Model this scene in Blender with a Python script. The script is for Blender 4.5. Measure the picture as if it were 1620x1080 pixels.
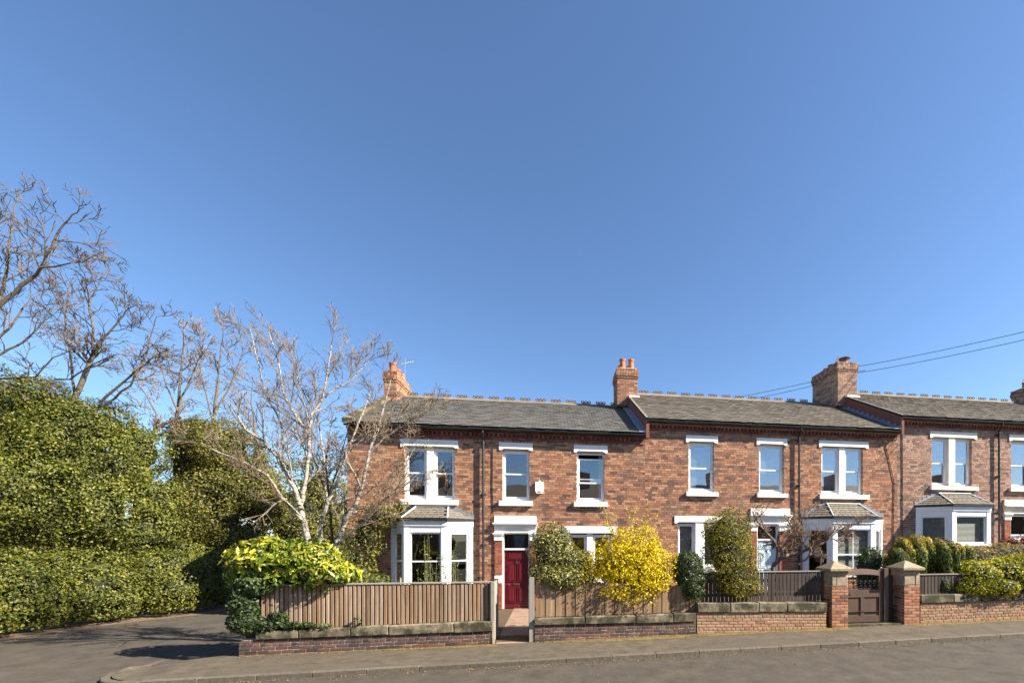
import bpy, bmesh, math, random
import numpy as np
from mathutils import Vector, Matrix

for o in list(bpy.data.objects):
    bpy.data.objects.remove(o)
scene = bpy.context.scene
COL = scene.collection
RNG = random.Random(7)
NP = np.random.default_rng(11)

# ------------------------------------------------------------------ camera, sky, sun, exposure
YAW = math.radians(9.0)
cam_d = bpy.data.cameras.new('camera')
cam_d.sensor_width = 36.0
cam_d.lens = 15.556
cam_d.shift_x = -0.1056
cam_d.shift_y = 0.1944
cam_d.clip_end = 3000
cam = bpy.data.objects.new('camera', cam_d)
COL.objects.link(cam)
cam.location = (0, 0, 2.35)
cam.rotation_euler = (math.radians(90), 0, -YAW)
scene.camera = cam

SUN_TRAVEL = Vector((-2.6, 1.0, -2.05)).normalized()
sun_el = math.asin(-SUN_TRAVEL.z)
sun_az = math.atan2(-SUN_TRAVEL.x, -SUN_TRAVEL.y)
world = bpy.data.worlds.new('World')
scene.world = world
world.use_nodes = True
wn = world.node_tree
bg = wn.nodes['Background']
sky = wn.nodes.new('ShaderNodeTexSky')
sky.sky_type = 'NISHITA'
sky.sun_disc = False
sky.sun_elevation = sun_el
sky.sun_rotation = sun_az
sky.altitude = 50
sky.air_density = 1.0
sky.dust_density = 0.3
sky.ozone_density = 6.0
wn.links.new(sky.outputs[0], bg.inputs[0])
bg.inputs[1].default_value = 0.070

sd = bpy.data.lights.new('sun', 'SUN')
sd.energy = 5.0
sd.angle = math.radians(0.5)
sd.color = (1.0, 0.93, 0.80)
sun = bpy.data.objects.new('sun', sd)
COL.objects.link(sun)
sun.location = (20, -20, 30)
sun.rotation_euler = SUN_TRAVEL.to_track_quat('-Z', 'Y').to_euler()

vs = scene.view_settings
vs.view_transform = 'Standard'
vs.look = 'None'
vs.exposure = 1.6
vs.gamma = 1.0
scene.render.resolution_x = 1024
scene.render.resolution_y = 682


# pixel of the photograph -> point of the vertical plane at a given Y (surveying helper)
def at(px, py, Y):
    t = (px - 981) / 700.0
    u = (855 - py) / 700.0
    dx = math.sin(YAW) + t * math.cos(YAW)
    dy = math.cos(YAW) - t * math.sin(YAW)
    k = Y / dy
    return Vector((dx * k, Y, 2.35 + u * k))


def g(x):                       # the street climbs gently to the right
    return 0.0135 * (max(-40, min(40, x)) + 1.3)


# ------------------------------------------------------------------ materials
def newmat(name):
    m = bpy.data.materials.new(name)
    m.use_nodes = True
    nt = m.node_tree
    b = nt.nodes['Principled BSDF']
    return m, nt, b


def N(nt, t, **kw):
    n = nt.nodes.new(t)
    for k, v in kw.items():
        if k.startswith('i_'):
            key = k[2:]
            n.inputs[int(key) if key.isdigit() else key].default_value = v
        else:
            setattr(n, k, v)
    return n


def ramp(nt, cols, pos=None, interp='LINEAR'):
    r = nt.nodes.new('ShaderNodeValToRGB')
    e = r.color_ramp.elements
    n = len(cols)
    while len(e) < n:
        e.new(0.5)
    for i, c in enumerate(cols):
        e[i].position = pos[i] if pos else i / max(1, n - 1)
        e[i].color = (c[0], c[1], c[2], 1)
    r.color_ramp.interpolation = interp
    return r


def mat_plain(name, col, rough=0.6, var=0.15, scale=6, bump=0.0, bscale=60, metal=0.0, spec=None, streak=False):
    m, nt, b = newmat(name)
    tc = N(nt, 'ShaderNodeTexCoord')
    no = N(nt, 'ShaderNodeTexNoise', i_Scale=scale, i_Detail=6, i_Roughness=0.65)
    geo = N(nt, 'ShaderNodeNewGeometry')
    if streak:
        mp = N(nt, 'ShaderNodeMapping')
        mp.inputs['Scale'].default_value = (1, 1, 0.12)
        nt.links.new(geo.outputs['Position'], mp.inputs[0])
        nt.links.new(mp.outputs[0], no.inputs['Vector'])
    else:
        nt.links.new(geo.outputs['Position'], no.inputs['Vector'])
    c = Vector(col)
    r = ramp(nt, [c * (1 - var), c, c * (1 + var)], [0.3, 0.5, 0.72])
    nt.links.new(no.outputs['Fac'], r.inputs[0])
    nt.links.new(r.outputs[0], b.inputs['Base Color'])
    b.inputs['Roughness'].default_value = rough
    b.inputs['Metallic'].default_value = metal
    if spec is not None:
        b.inputs['Specular IOR Level'].default_value = spec
    if bump:
        n2 = N(nt, 'ShaderNodeTexNoise', i_Scale=bscale, i_Detail=5)
        nt.links.new(geo.outputs['Position'], n2.inputs['Vector'])
        bp = N(nt, 'ShaderNodeBump', i_Strength=bump, i_Distance=0.01)
        nt.links.new(n2.outputs['Fac'], bp.inputs['Height'])
        nt.links.new(bp.outputs[0], b.inputs['Normal'])
    return m


def mat_pieces(name, cols, pos=None, mode='island', rough=0.85, grain=0.25, gscale=25, bump=0.3, bscale=90,
               stain=None, stain_scale=1.2, stain_lo=0.55, stain_hi=0.75, streak=False):
    """each piece (mesh island or object) draws its own colour from a ramp"""
    m, nt, b = newmat(name)
    geo = N(nt, 'ShaderNodeNewGeometry')
    if mode == 'island':
        src = geo.outputs['Random Per Island']
    else:
        src = N(nt, 'ShaderNodeObjectInfo').outputs['Random']
    r = ramp(nt, cols, pos)
    nt.links.new(src, r.inputs[0])
    no = N(nt, 'ShaderNodeTexNoise', i_Scale=gscale, i_Detail=6, i_Roughness=0.7)
    if streak:
        mp = N(nt, 'ShaderNodeMapping')
        mp.inputs['Scale'].default_value = (1, 1, 0.07)
        nt.links.new(geo.outputs['Position'], mp.inputs[0])
        nt.links.new(mp.outputs[0], no.inputs['Vector'])
    else:
        nt.links.new(geo.outputs['Position'], no.inputs['Vector'])
    r2 = ramp(nt, [(1 - grain,) * 3, (1, 1, 1), (1 + grain,) * 3], [0.3, 0.5, 0.7])
    nt.links.new(no.outputs['Fac'], r2.inputs[0])
    mx = N(nt, 'ShaderNodeMix', data_type='RGBA', blend_type='MULTIPLY')
    mx.inputs[0].default_value = 1
    nt.links.new(r.outputs[0], mx.inputs[6])
    nt.links.new(r2.outputs[0], mx.inputs[7])
    out = mx.outputs[2]
    if stain:
        n3 = N(nt, 'ShaderNodeTexNoise', i_Scale=stain_scale, i_Detail=5, i_Roughness=0.6)
        nt.links.new(geo.outputs['Position'], n3.inputs['Vector'])
        r3 = ramp(nt, [(0, 0, 0), (1, 1, 1)], [stain_lo, stain_hi])
        nt.links.new(n3.outputs['Fac'], r3.inputs[0])
        m2 = N(nt, 'ShaderNodeMix', data_type='RGBA')
        nt.links.new(r3.outputs[0], m2.inputs[0])
        nt.links.new(out, m2.inputs[6])
        m2.inputs[7].default_value = (*stain, 1)
        out = m2.outputs[2]
    nt.links.new(out, b.inputs['Base Color'])
    b.inputs['Roughness'].default_value = rough
    b.inputs['Specular IOR Level'].default_value = 0.25
    if bump:
        n2 = N(nt, 'ShaderNodeTexNoise', i_Scale=bscale, i_Detail=4)
        nt.links.new(geo.outputs['Position'], n2.inputs['Vector'])
        bp = N(nt, 'ShaderNodeBump', i_Strength=bump, i_Distance=0.008)
        nt.links.new(n2.outputs['Fac'], bp.inputs['Height'])
        nt.links.new(bp.outputs[0], b.inputs['Normal'])
    return m


def mat_leaf(name, cols, pos=None, rough=0.5, trans=0.3, spec=0.28, clump=0.35, cscale=1.1):
    m, nt, b = newmat(name)
    geo = N(nt, 'ShaderNodeNewGeometry')
    r = ramp(nt, cols, pos)
    nt.links.new(geo.outputs['Random Per Island'], r.inputs[0])
    no = N(nt, 'ShaderNodeTexNoise', i_Scale=cscale, i_Detail=3)
    nt.links.new(geo.outputs['Position'], no.inputs['Vector'])
    r2 = ramp(nt, [(1 - clump, 1 - clump, 1 - clump), (1 + clump, 1 + clump * 0.8, 1)], [0.35, 0.65])
    nt.links.new(no.outputs['Fac'], r2.inputs[0])
    mx = N(nt, 'ShaderNodeMix', data_type='RGBA', blend_type='MULTIPLY')
    mx.inputs[0].default_value = 1
    nt.links.new(r.outputs[0], mx.inputs[6])
    nt.links.new(r2.outputs[0], mx.inputs[7])
    nt.links.new(mx.outputs[2], b.inputs['Base Color'])
    b.inputs['Roughness'].default_value = rough
    b.inputs['Specular IOR Level'].default_value = spec
    tr = N(nt, 'ShaderNodeBsdfTranslucent')
    nt.links.new(mx.outputs[2], tr.inputs[0])
    ms = N(nt, 'ShaderNodeMixShader')
    ms.inputs[0].default_value = trans
    nt.links.new(b.outputs[0], ms.inputs[1])
    nt.links.new(tr.outputs[0], ms.inputs[2])
    nt.links.new(ms.outputs[0], nt.nodes['Material Output'].inputs[0])
    return m


def mat_glass(name, refl=0.4, tint=(0.85, 0.9, 0.9)):
    m, nt, b = newmat(name)
    nt.nodes.remove(b)
    tr = N(nt, 'ShaderNodeBsdfTransparent')
    tr.inputs[0].default_value = (*tint, 1)
    gl = N(nt, 'ShaderNodeBsdfGlossy')
    gl.inputs['Roughness'].default_value = 0.01
    gl.inputs[0].default_value = (0.95, 0.97, 1, 1)
    geo = N(nt, 'ShaderNodeNewGeometry')
    no = N(nt, 'ShaderNodeTexNoise', i_Scale=1.3, i_Detail=1)
    nt.links.new(geo.outputs['Position'], no.inputs['Vector'])
    bp = N(nt, 'ShaderNodeBump', i_Strength=0.12, i_Distance=0.02)
    nt.links.new(no.outputs['Fac'], bp.inputs['Height'])
    nt.links.new(bp.outputs[0], gl.inputs['Normal'])
    fr = N(nt, 'ShaderNodeFresnel', i_IOR=1.5)
    mr = N(nt, 'ShaderNodeMath', operation='ADD')
    mr.inputs[1].default_value = refl
    mr.use_clamp = True
    bf = N(nt, 'ShaderNodeMath', operation='SUBTRACT')
    bf.inputs[0].default_value = 1.0
    nt.links.new(geo.outputs['Backfacing'], bf.inputs[1])
    fm = N(nt, 'ShaderNodeMath', operation='MULTIPLY')
    fm.use_clamp = True
    nt.links.new(fr.outputs[0], fm.inputs[0])
    nt.links.new(bf.outputs[0], fm.inputs[1])
    nt.links.new(fm.outputs[0], mr.inputs[0])
    ms = N(nt, 'ShaderNodeMixShader')
    nt.links.new(mr.outputs[0], ms.inputs[0])
    nt.links.new(tr.outputs[0], ms.inputs[1])
    nt.links.new(gl.outputs[0], ms.inputs[2])
    nt.links.new(ms.outputs[0], nt.nodes['Material Output'].inputs[0])
    return m


def mat_ground(name, cols, pos, scale, rough=0.9, bump=0.4, bscale=140, patch=None, patch_scale=0.35):
    m, nt, b = newmat(name)
    geo = N(nt, 'ShaderNodeNewGeometry')
    no = N(nt, 'ShaderNodeTexNoise', i_Scale=scale, i_Detail=8, i_Roughness=0.7)
    nt.links.new(geo.outputs['Position'], no.inputs['Vector'])
    r = ramp(nt, cols, pos)
    nt.links.new(no.outputs['Fac'], r.inputs[0])
    fine = N(nt, 'ShaderNodeTexNoise', i_Scale=bscale, i_Detail=3, i_Roughness=0.8)
    nt.links.new(geo.outputs['Position'], fine.inputs['Vector'])
    r2 = ramp(nt, [(0.6, 0.6, 0.6), (1, 1, 1), (1.5, 1.48, 1.45)], [0.3, 0.5, 0.72])
    nt.links.new(fine.outputs['Fac'], r2.inputs[0])
    mx = N(nt, 'ShaderNodeMix', data_type='RGBA', blend_type='MULTIPLY')
    mx.inputs[0].default_value = 1
    nt.links.new(r.outputs[0], mx.inputs[6])
    nt.links.new(r2.outputs[0], mx.inputs[7])
    out = mx.outputs[2]
    if patch:
        n3 = N(nt, 'ShaderNodeTexNoise', i_Scale=patch_scale, i_Detail=4, i_Roughness=0.6)
        nt.links.new(geo.outputs['Position'], n3.inputs['Vector'])
        r3 = ramp(nt, [(0, 0, 0), (0.8, 0.8, 0.8)], [0.5, 0.66])
        nt.links.new(n3.outputs['Fac'], r3.inputs[0])
        m2 = N(nt, 'ShaderNodeMix', data_type='RGBA')
        nt.links.new(r3.outputs[0], m2.inputs[0])
        nt.links.new(out, m2.inputs[6])
        m2.inputs[7].default_value = (*patch, 1)
        out = m2.outputs[2]
    nt.links.new(out, b.inputs['Base Color'])
    b.inputs['Roughness'].default_value = rough
    b.inputs['Specular IOR Level'].default_value = 0.2
    bp = N(nt, 'ShaderNodeBump', i_Strength=bump, i_Distance=0.006)
    nt.links.new(fine.outputs['Fac'], bp.inputs['Height'])
    nt.links.new(bp.outputs[0], b.inputs['Normal'])
    return m


M = {}
M['asphalt'] = mat_ground('road asphalt', [(0.048, 0.039, 0.030), (0.070, 0.058, 0.045), (0.094, 0.078, 0.059)], [0.3, 0.5, 0.72], 2.4, patch=(0.066, 0.055, 0.045))
M['pave'] = mat_ground('pavement asphalt', [(0.062, 0.049, 0.036), (0.094, 0.075, 0.054), (0.127, 0.102, 0.072)], [0.3, 0.5, 0.72], 2.8, patch=(0.088, 0.071, 0.054))
M['soil'] = mat_ground('garden soil', [(0.05, 0.035, 0.022), (0.09, 0.065, 0.04), (0.13, 0.10, 0.06)], [0.3, 0.5, 0.75], 4)
M['grass'] = mat_ground('rough grass', [(0.05, 0.07, 0.02), (0.09, 0.11, 0.035), (0.14, 0.14, 0.06)], [0.3, 0.5, 0.75], 2)
M['verge'] = mat_ground('leaf litter earth', [(0.09, 0.06, 0.04), (0.15, 0.10, 0.065), (0.2, 0.15, 0.09)], [0.3, 0.5, 0.75], 3)
M['moss'] = mat_ground('ochre moss', [(0.07, 0.052, 0.03), (0.15, 0.105, 0.04), (0.21, 0.15, 0.05)], [0.32, 0.5, 0.7], 5)
M['path'] = mat_ground('path paving', [(0.17, 0.11, 0.075), (0.25, 0.17, 0.12), (0.30, 0.21, 0.15)], [0.3, 0.5, 0.75], 3)
M['kerb'] = mat_pieces('kerb stone', [(0.098, 0.082, 0.062), (0.112, 0.093, 0.07), (0.128, 0.107, 0.08)], mode='object', gscale=18, grain=0.35)
hb = [(0.105, 0.066, 0.052), (0.20, 0.10, 0.066), (0.30, 0.130, 0.072), (0.39, 0.185, 0.10), (0.45, 0.25, 0.145), (0.34, 0.150, 0.082), (0.155, 0.10, 0.078)]
M['brick_a'] = mat_pieces('orange red house brick', hb, [0, 0.12, 0.3, 0.55, 0.75, 0.88, 1.0], stain=(0.25, 0.15, 0.10), stain_scale=0.7)
M['brick_c'] = mat_pieces('brown red house brick', [(0.12, 0.085, 0.07), (0.24, 0.135, 0.098), (0.33, 0.165, 0.108), (0.40, 0.23, 0.152), (0.43, 0.265, 0.19), (0.19, 0.135, 0.11)], stain=(0.24, 0.165, 0.125), stain_scale=0.7)
M['brick_red'] = mat_pieces('deep red brick', [(0.23, 0.065, 0.04), (0.31, 0.09, 0.05), (0.36, 0.14, 0.07)])
M['cornice'] = mat_pieces('red cornice brick', [(0.13, 0.05, 0.038), (0.19, 0.07, 0.05), (0.25, 0.11, 0.075)])
M['cornice_p'] = mat_pieces('pink cornice course', [(0.28, 0.14, 0.10), (0.36, 0.20, 0.14), (0.31, 0.16, 0.11)])
M['mortar'] = mat_plain('lime mortar', (0.46, 0.39, 0.30), 0.95, 0.2, 8, 0.3)
M['mortar_d'] = mat_plain('pale garden wall mortar', (0.50, 0.45, 0.37), 0.95, 0.25, 8, 0.3)
M['gw_a'] = mat_pieces('dark purple garden brick', [(0.045, 0.034, 0.029), (0.085, 0.052, 0.041), (0.14, 0.07, 0.05), (0.07, 0.05, 0.042), (0.19, 0.10, 0.066)], mode='object', stain=(0.12, 0.09, 0.07), stain_scale=2.5)
M['gw_c'] = mat_pieces('buff orange garden brick', [(0.20, 0.11, 0.06), (0.30, 0.16, 0.088), (0.34, 0.205, 0.115), (0.27, 0.18, 0.10), (0.35, 0.165, 0.085)], mode='object', stain=(0.22, 0.16, 0.09), stain_scale=3)
M['pier'] = mat_pieces('gate pier brick', [(0.11, 0.065, 0.05), (0.30, 0.115, 0.06), (0.35, 0.155, 0.077), (0.34, 0.195, 0.11), (0.28, 0.095, 0.05), (0.37, 0.215, 0.13)], mode='object')
M['stone'] = mat_pieces('weathered sandstone', [(0.12, 0.10, 0.066), (0.19, 0.158, 0.102), (0.23, 0.195, 0.13), (0.15, 0.122, 0.08)], mode='object', stain=(0.05, 0.045, 0.024), stain_scale=3.2, stain_lo=0.42, stain_hi=0.56, gscale=12, grain=0.45)
M['stone_l'] = mat_pieces('pale sandstone', [(0.27, 0.21, 0.135), (0.34, 0.265, 0.175)], mode='object', gscale=12, grain=0.4, stain=(0.15, 0.12, 0.07), stain_scale=5)
M['white'] = mat_plain('white painted stone', (0.80, 0.775, 0.72), 0.6, 0.05, 5, 0.12, 50)
M['cream'] = mat_plain('cream painted stone', (0.76, 0.69, 0.56), 0.6, 0.06, 5, 0.12, 50)
M['frame'] = mat_plain('white window frame', (0.80, 0.80, 0.79), 0.4, 0.03, 5)
M['blind'] = mat_plain('white blind slat', (0.36, 0.355, 0.32), 0.5, 0.05, 5)
M['curtain'] = mat_plain('pale curtain', (0.5, 0.48, 0.45), 0.9, 0.1, 5)
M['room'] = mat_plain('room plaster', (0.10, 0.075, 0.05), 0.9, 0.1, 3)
M['glass'] = mat_glass('window glass', 0.12, (0.93, 0.95, 0.95))
M['glass_l'] = mat_glass('bright window glass', 0.2, (0.93, 0.95, 0.95))
M['glass_d'] = mat_glass('bay window glass', 0.03, (0.92, 0.93, 0.92))
M['slate_a'] = mat_pieces('grey slate', [(0.118, 0.111, 0.101), (0.14, 0.131, 0.118), (0.165, 0.153, 0.134), (0.128, 0.12, 0.109)], stain=(0.17, 0.152, 0.12), stain_scale=0.8, rough=0.65)
M['slate_b'] = mat_pieces('brown grey slate', [(0.14, 0.118, 0.093), (0.165, 0.141, 0.11), (0.19, 0.163, 0.127), (0.15, 0.127, 0.10)], stain=(0.195, 0.165, 0.118), stain_scale=0.8, rough=0.7)
M['under'] = mat_plain('roof underlay', (0.05, 0.05, 0.05), 0.9)
M['ridge'] = mat_pieces('ridge tile clay', [(0.18, 0.135, 0.09), (0.24, 0.18, 0.12), (0.15, 0.11, 0.08)], mode='object')
M['crest'] = mat_plain('dark crest', (0.085, 0.05, 0.038), 0.8, 0.2, 10)
M['pot'] = mat_pieces('terracotta', [(0.45, 0.14, 0.06), (0.52, 0.19, 0.08)], mode='object', gscale=8)
M['pot_d'] = mat_plain('sooty terracotta', (0.20, 0.10, 0.07), 0.8, 0.3, 8)
M['black'] = mat_plain('black gutter paint', (0.018, 0.018, 0.02), 0.4, 0.2, 6)
M['lead'] = mat_plain('lead flashing', (0.20, 0.225, 0.26), 0.55, 0.2, 5)
M['lead_w'] = mat_plain('white cement flaunching', (0.62, 0.60, 0.56), 0.8, 0.1, 5)
M['door_r'] = mat_plain('burgundy door paint', (0.115, 0.010, 0.018), 0.3, 0.06, 4)
M['door_b'] = mat_plain('pale blue door paint', (0.55, 0.66, 0.72), 0.35, 0.04, 4)
M['brass'] = mat_plain('door furniture metal', (0.55, 0.45, 0.3), 0.3, 0.1, 5, metal=1.0)
M['fence_a'] = mat_pieces('weathered picket wood', [(0.19, 0.12, 0.07), (0.28, 0.185, 0.115), (0.34, 0.255, 0.18), (0.25, 0.145, 0.08), (0.31, 0.215, 0.14)], mode='object', gscale=18, streak=True, grain=0.35)
M['fence_b'] = mat_pieces('brown board wood', [(0.17, 0.10, 0.055), (0.23, 0.145, 0.083), (0.28, 0.185, 0.11), (0.19, 0.115, 0.064)], mode='object', gscale=14, streak=True, grain=0.35)
M['fence_c'] = mat_pieces('dark stained board wood', [(0.045, 0.034, 0.028), (0.065, 0.05, 0.042), (0.08, 0.062, 0.05)], mode='object', gscale=14, streak=True)
M['rail'] = mat_plain('grey rail wood', (0.27, 0.235, 0.185), 0.85, 0.2, 8, 0.3)
M['post'] = mat_plain('pale grey post wood', (0.25, 0.225, 0.185), 0.85, 0.2, 8, 0.3, streak=True)
M['gate'] = mat_plain('brown gate stain', (0.088, 0.052, 0.034), 0.5, 0.2, 8, 0.2, streak=True)
M['gate_l'] = mat_plain('pale brown gate rail', (0.17, 0.105, 0.072), 0.55, 0.2, 8, 0.2)
M['iron'] = mat_plain('black iron', (0.015, 0.015, 0.015), 0.5)
M['alu'] = mat_plain('aluminium aerial', (0.6, 0.6, 0.62), 0.35, 0.05, metal=1.0)
M['plastic'] = mat_plain('white plastic', (0.8, 0.8, 0.78), 0.4, 0.03)
def mat_birch():
    m, nt, b = newmat('birch bark')
    geo = N(nt, 'ShaderNodeNewGeometry')
    mp = N(nt, 'ShaderNodeMapping')
    mp.inputs['Scale'].default_value = (1, 1, 3.2)
    nt.links.new(geo.outputs['Position'], mp.inputs[0])
    no = N(nt, 'ShaderNodeTexNoise', i_Scale=7.0, i_Detail=5, i_Roughness=0.7)
    nt.links.new(mp.outputs[0], no.inputs['Vector'])
    r = ramp(nt, [(0.03, 0.025, 0.02), (0.20, 0.16, 0.12), (0.34, 0.30, 0.24), (0.42, 0.38, 0.32)], [0.36, 0.44, 0.52, 0.75])
    nt.links.new(no.outputs['Fac'], r.inputs[0])
    nt.links.new(r.outputs[0], b.inputs['Base Color'])
    b.inputs['Roughness'].default_value = 0.8
    return m


M['birch'] = mat_birch()
M['twig'] = mat_plain('birch twig', (0.165, 0.12, 0.078), 0.85, 0.3, 6)
M['bark'] = mat_plain('grey brown bark', (0.12, 0.092, 0.064), 0.9, 0.35, 10, 0.5, 40)
M['twig_d'] = mat_plain('brown twig', (0.115, 0.085, 0.06), 0.9, 0.3, 6)
M['bark_r'] = mat_plain('cherry bark', (0.16, 0.112, 0.08), 0.8, 0.4, 12, 0.4, 40)
M['twig_r'] = mat_plain('reddish twig', (0.19, 0.12, 0.075), 0.85, 0.3, 6)
M['stem_g'] = mat_plain('green brown stem', (0.13, 0.12, 0.05), 0.8, 0.3, 6)
M['ivy'] = mat_leaf('ivy leaf', [(0.038, 0.054, 0.009), (0.098, 0.118, 0.018), (0.165, 0.172, 0.026), (0.26, 0.235, 0.048)], [0, 0.4, 0.8, 1], rough=0.5, trans=0.22, spec=0.35)
M['ivy_y'] = mat_leaf('olive ivy leaf', [(0.052, 0.06, 0.012), (0.125, 0.125, 0.022), (0.19, 0.175, 0.036), (0.25, 0.205, 0.062)], [0, 0.4, 0.8, 1], rough=0.5, trans=0.24, spec=0.35)
M['ivy_d'] = mat_leaf('dark ivy leaf', [(0.018, 0.036, 0.010), (0.042, 0.07, 0.02), (0.085, 0.115, 0.04)], rough=0.5, trans=0.15, spec=0.35)
M['core'] = mat_plain('foliage core in painted shade', (0.02, 0.022, 0.008), 0.95, 0.4, 5)  # near-black: shade of the foliage hollows put into the colour
M['laurel_y'] = mat_leaf('spotted laurel yellow leaf', [(0.13, 0.16, 0.015), (0.32, 0.33, 0.025), (0.46, 0.44, 0.045), (0.60, 0.55, 0.16)], [0, 0.4, 0.8, 1], rough=0.35, trans=0.3)
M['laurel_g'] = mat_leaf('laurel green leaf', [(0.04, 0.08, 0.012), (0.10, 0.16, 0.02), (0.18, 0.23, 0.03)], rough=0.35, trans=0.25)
M['shrub_g'] = mat_leaf('mid green leaf', [(0.05, 0.075, 0.016), (0.11, 0.145, 0.03), (0.20, 0.21, 0.05)], trans=0.25)
M['varieg'] = mat_leaf('variegated leaf', [(0.06, 0.068, 0.014), (0.15, 0.148, 0.034), (0.28, 0.262, 0.075), (0.45, 0.41, 0.165)], [0, 0.35, 0.7, 1], rough=0.4, trans=0.2)
M['forsyth'] = mat_leaf('forsythia flower', [(0.56, 0.42, 0.005), (0.70, 0.555, 0.010), (0.74, 0.60, 0.03)], rough=0.6, trans=0.35, spec=0.2, clump=0.15)
M['forsyth_g'] = mat_leaf('forsythia young leaf', [(0.22, 0.22, 0.02), (0.34, 0.30, 0.03)], rough=0.6)
M['box'] = mat_leaf('dark clipped leaf', [(0.022, 0.05, 0.012), (0.05, 0.09, 0.022), (0.11, 0.15, 0.05)], rough=0.35, trans=0.15)
M['euon'] = mat_leaf('golden olive leaf', [(0.08, 0.075, 0.012), (0.20, 0.185, 0.022), (0.36, 0.32, 0.036), (0.26, 0.15, 0.055)], [0, 0.4, 0.85, 1], trans=0.25)
M['conif'] = mat_leaf('conifer spray', [(0.03, 0.055, 0.008), (0.075, 0.11, 0.014), (0.15, 0.17, 0.02)], rough=0.6, trans=0.15, spec=0.25)
M['conif_y'] = mat_leaf('golden conifer spray', [(0.20, 0.20, 0.014), (0.36, 0.31, 0.02), (0.46, 0.28, 0.035)], rough=0.6, trans=0.2, spec=0.25)
M['lime'] = mat_leaf('lime yellow leaf', [(0.20, 0.215, 0.008), (0.40, 0.395, 0.014), (0.52, 0.48, 0.022), (0.42, 0.30, 0.04)], [0, 0.4, 0.85, 1], trans=0.28)
M['gold'] = mat_leaf('gold buff leaf', [(0.26, 0.19, 0.05), (0.45, 0.34, 0.11), (0.56, 0.44, 0.20)], trans=0.25)
M['redleaf'] = mat_leaf('red leaf', [(0.12, 0.02, 0.018), (0.26, 0.045, 0.035), (0.32, 0.10, 0.05)], trans=0.25)
M['catkin'] = mat_leaf('catkin', [(0.30, 0.20, 0.08), (0.42, 0.31, 0.12), (0.38, 0.22, 0.10)], rough=0.8, trans=0.3, spec=0.1)
M['litter'] = mat_leaf('dry leaf', [(0.10, 0.06, 0.028), (0.17, 0.11, 0.05), (0.26, 0.19, 0.10), (0.18, 0.15, 0.04)], rough=0.9, trans=0.05, spec=0.1)

# ------------------------------------------------------------------ object helpers
WL = {}


def reg(o, parent=None, world=(0, 0, 0)):
    COL.objects.link(o)
    w = Vector(world)
    WL[o.name] = w
    if parent is not None:
        o.parent = parent
        o.location = w - WL[parent.name]
    else:
        o.location = w
    return o


def thing(name, label, cat, loc, group=None):
    o = bpy.data.objects.new(name, None)
    o.empty_display_size = 0.2
    reg(o, None, loc)
    o['label'] = label
    o['category'] = cat
    if group:
        o['group'] = group
    return o


def put(name, mesh, parent, world=(0, 0, 0), rot=None, kind=None, label=None):
    o = bpy.data.objects.new(name, mesh)
    reg(o, parent, world)
    if rot:
        o.rotation_euler = rot
    if kind:
        o['kind'] = kind
    if label:
        o['label'] = label
    return o


def tag(o, label, cat, group=None):
    o['label'] = label
    o['category'] = cat
    if group:
        o['group'] = group
    return o


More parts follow.
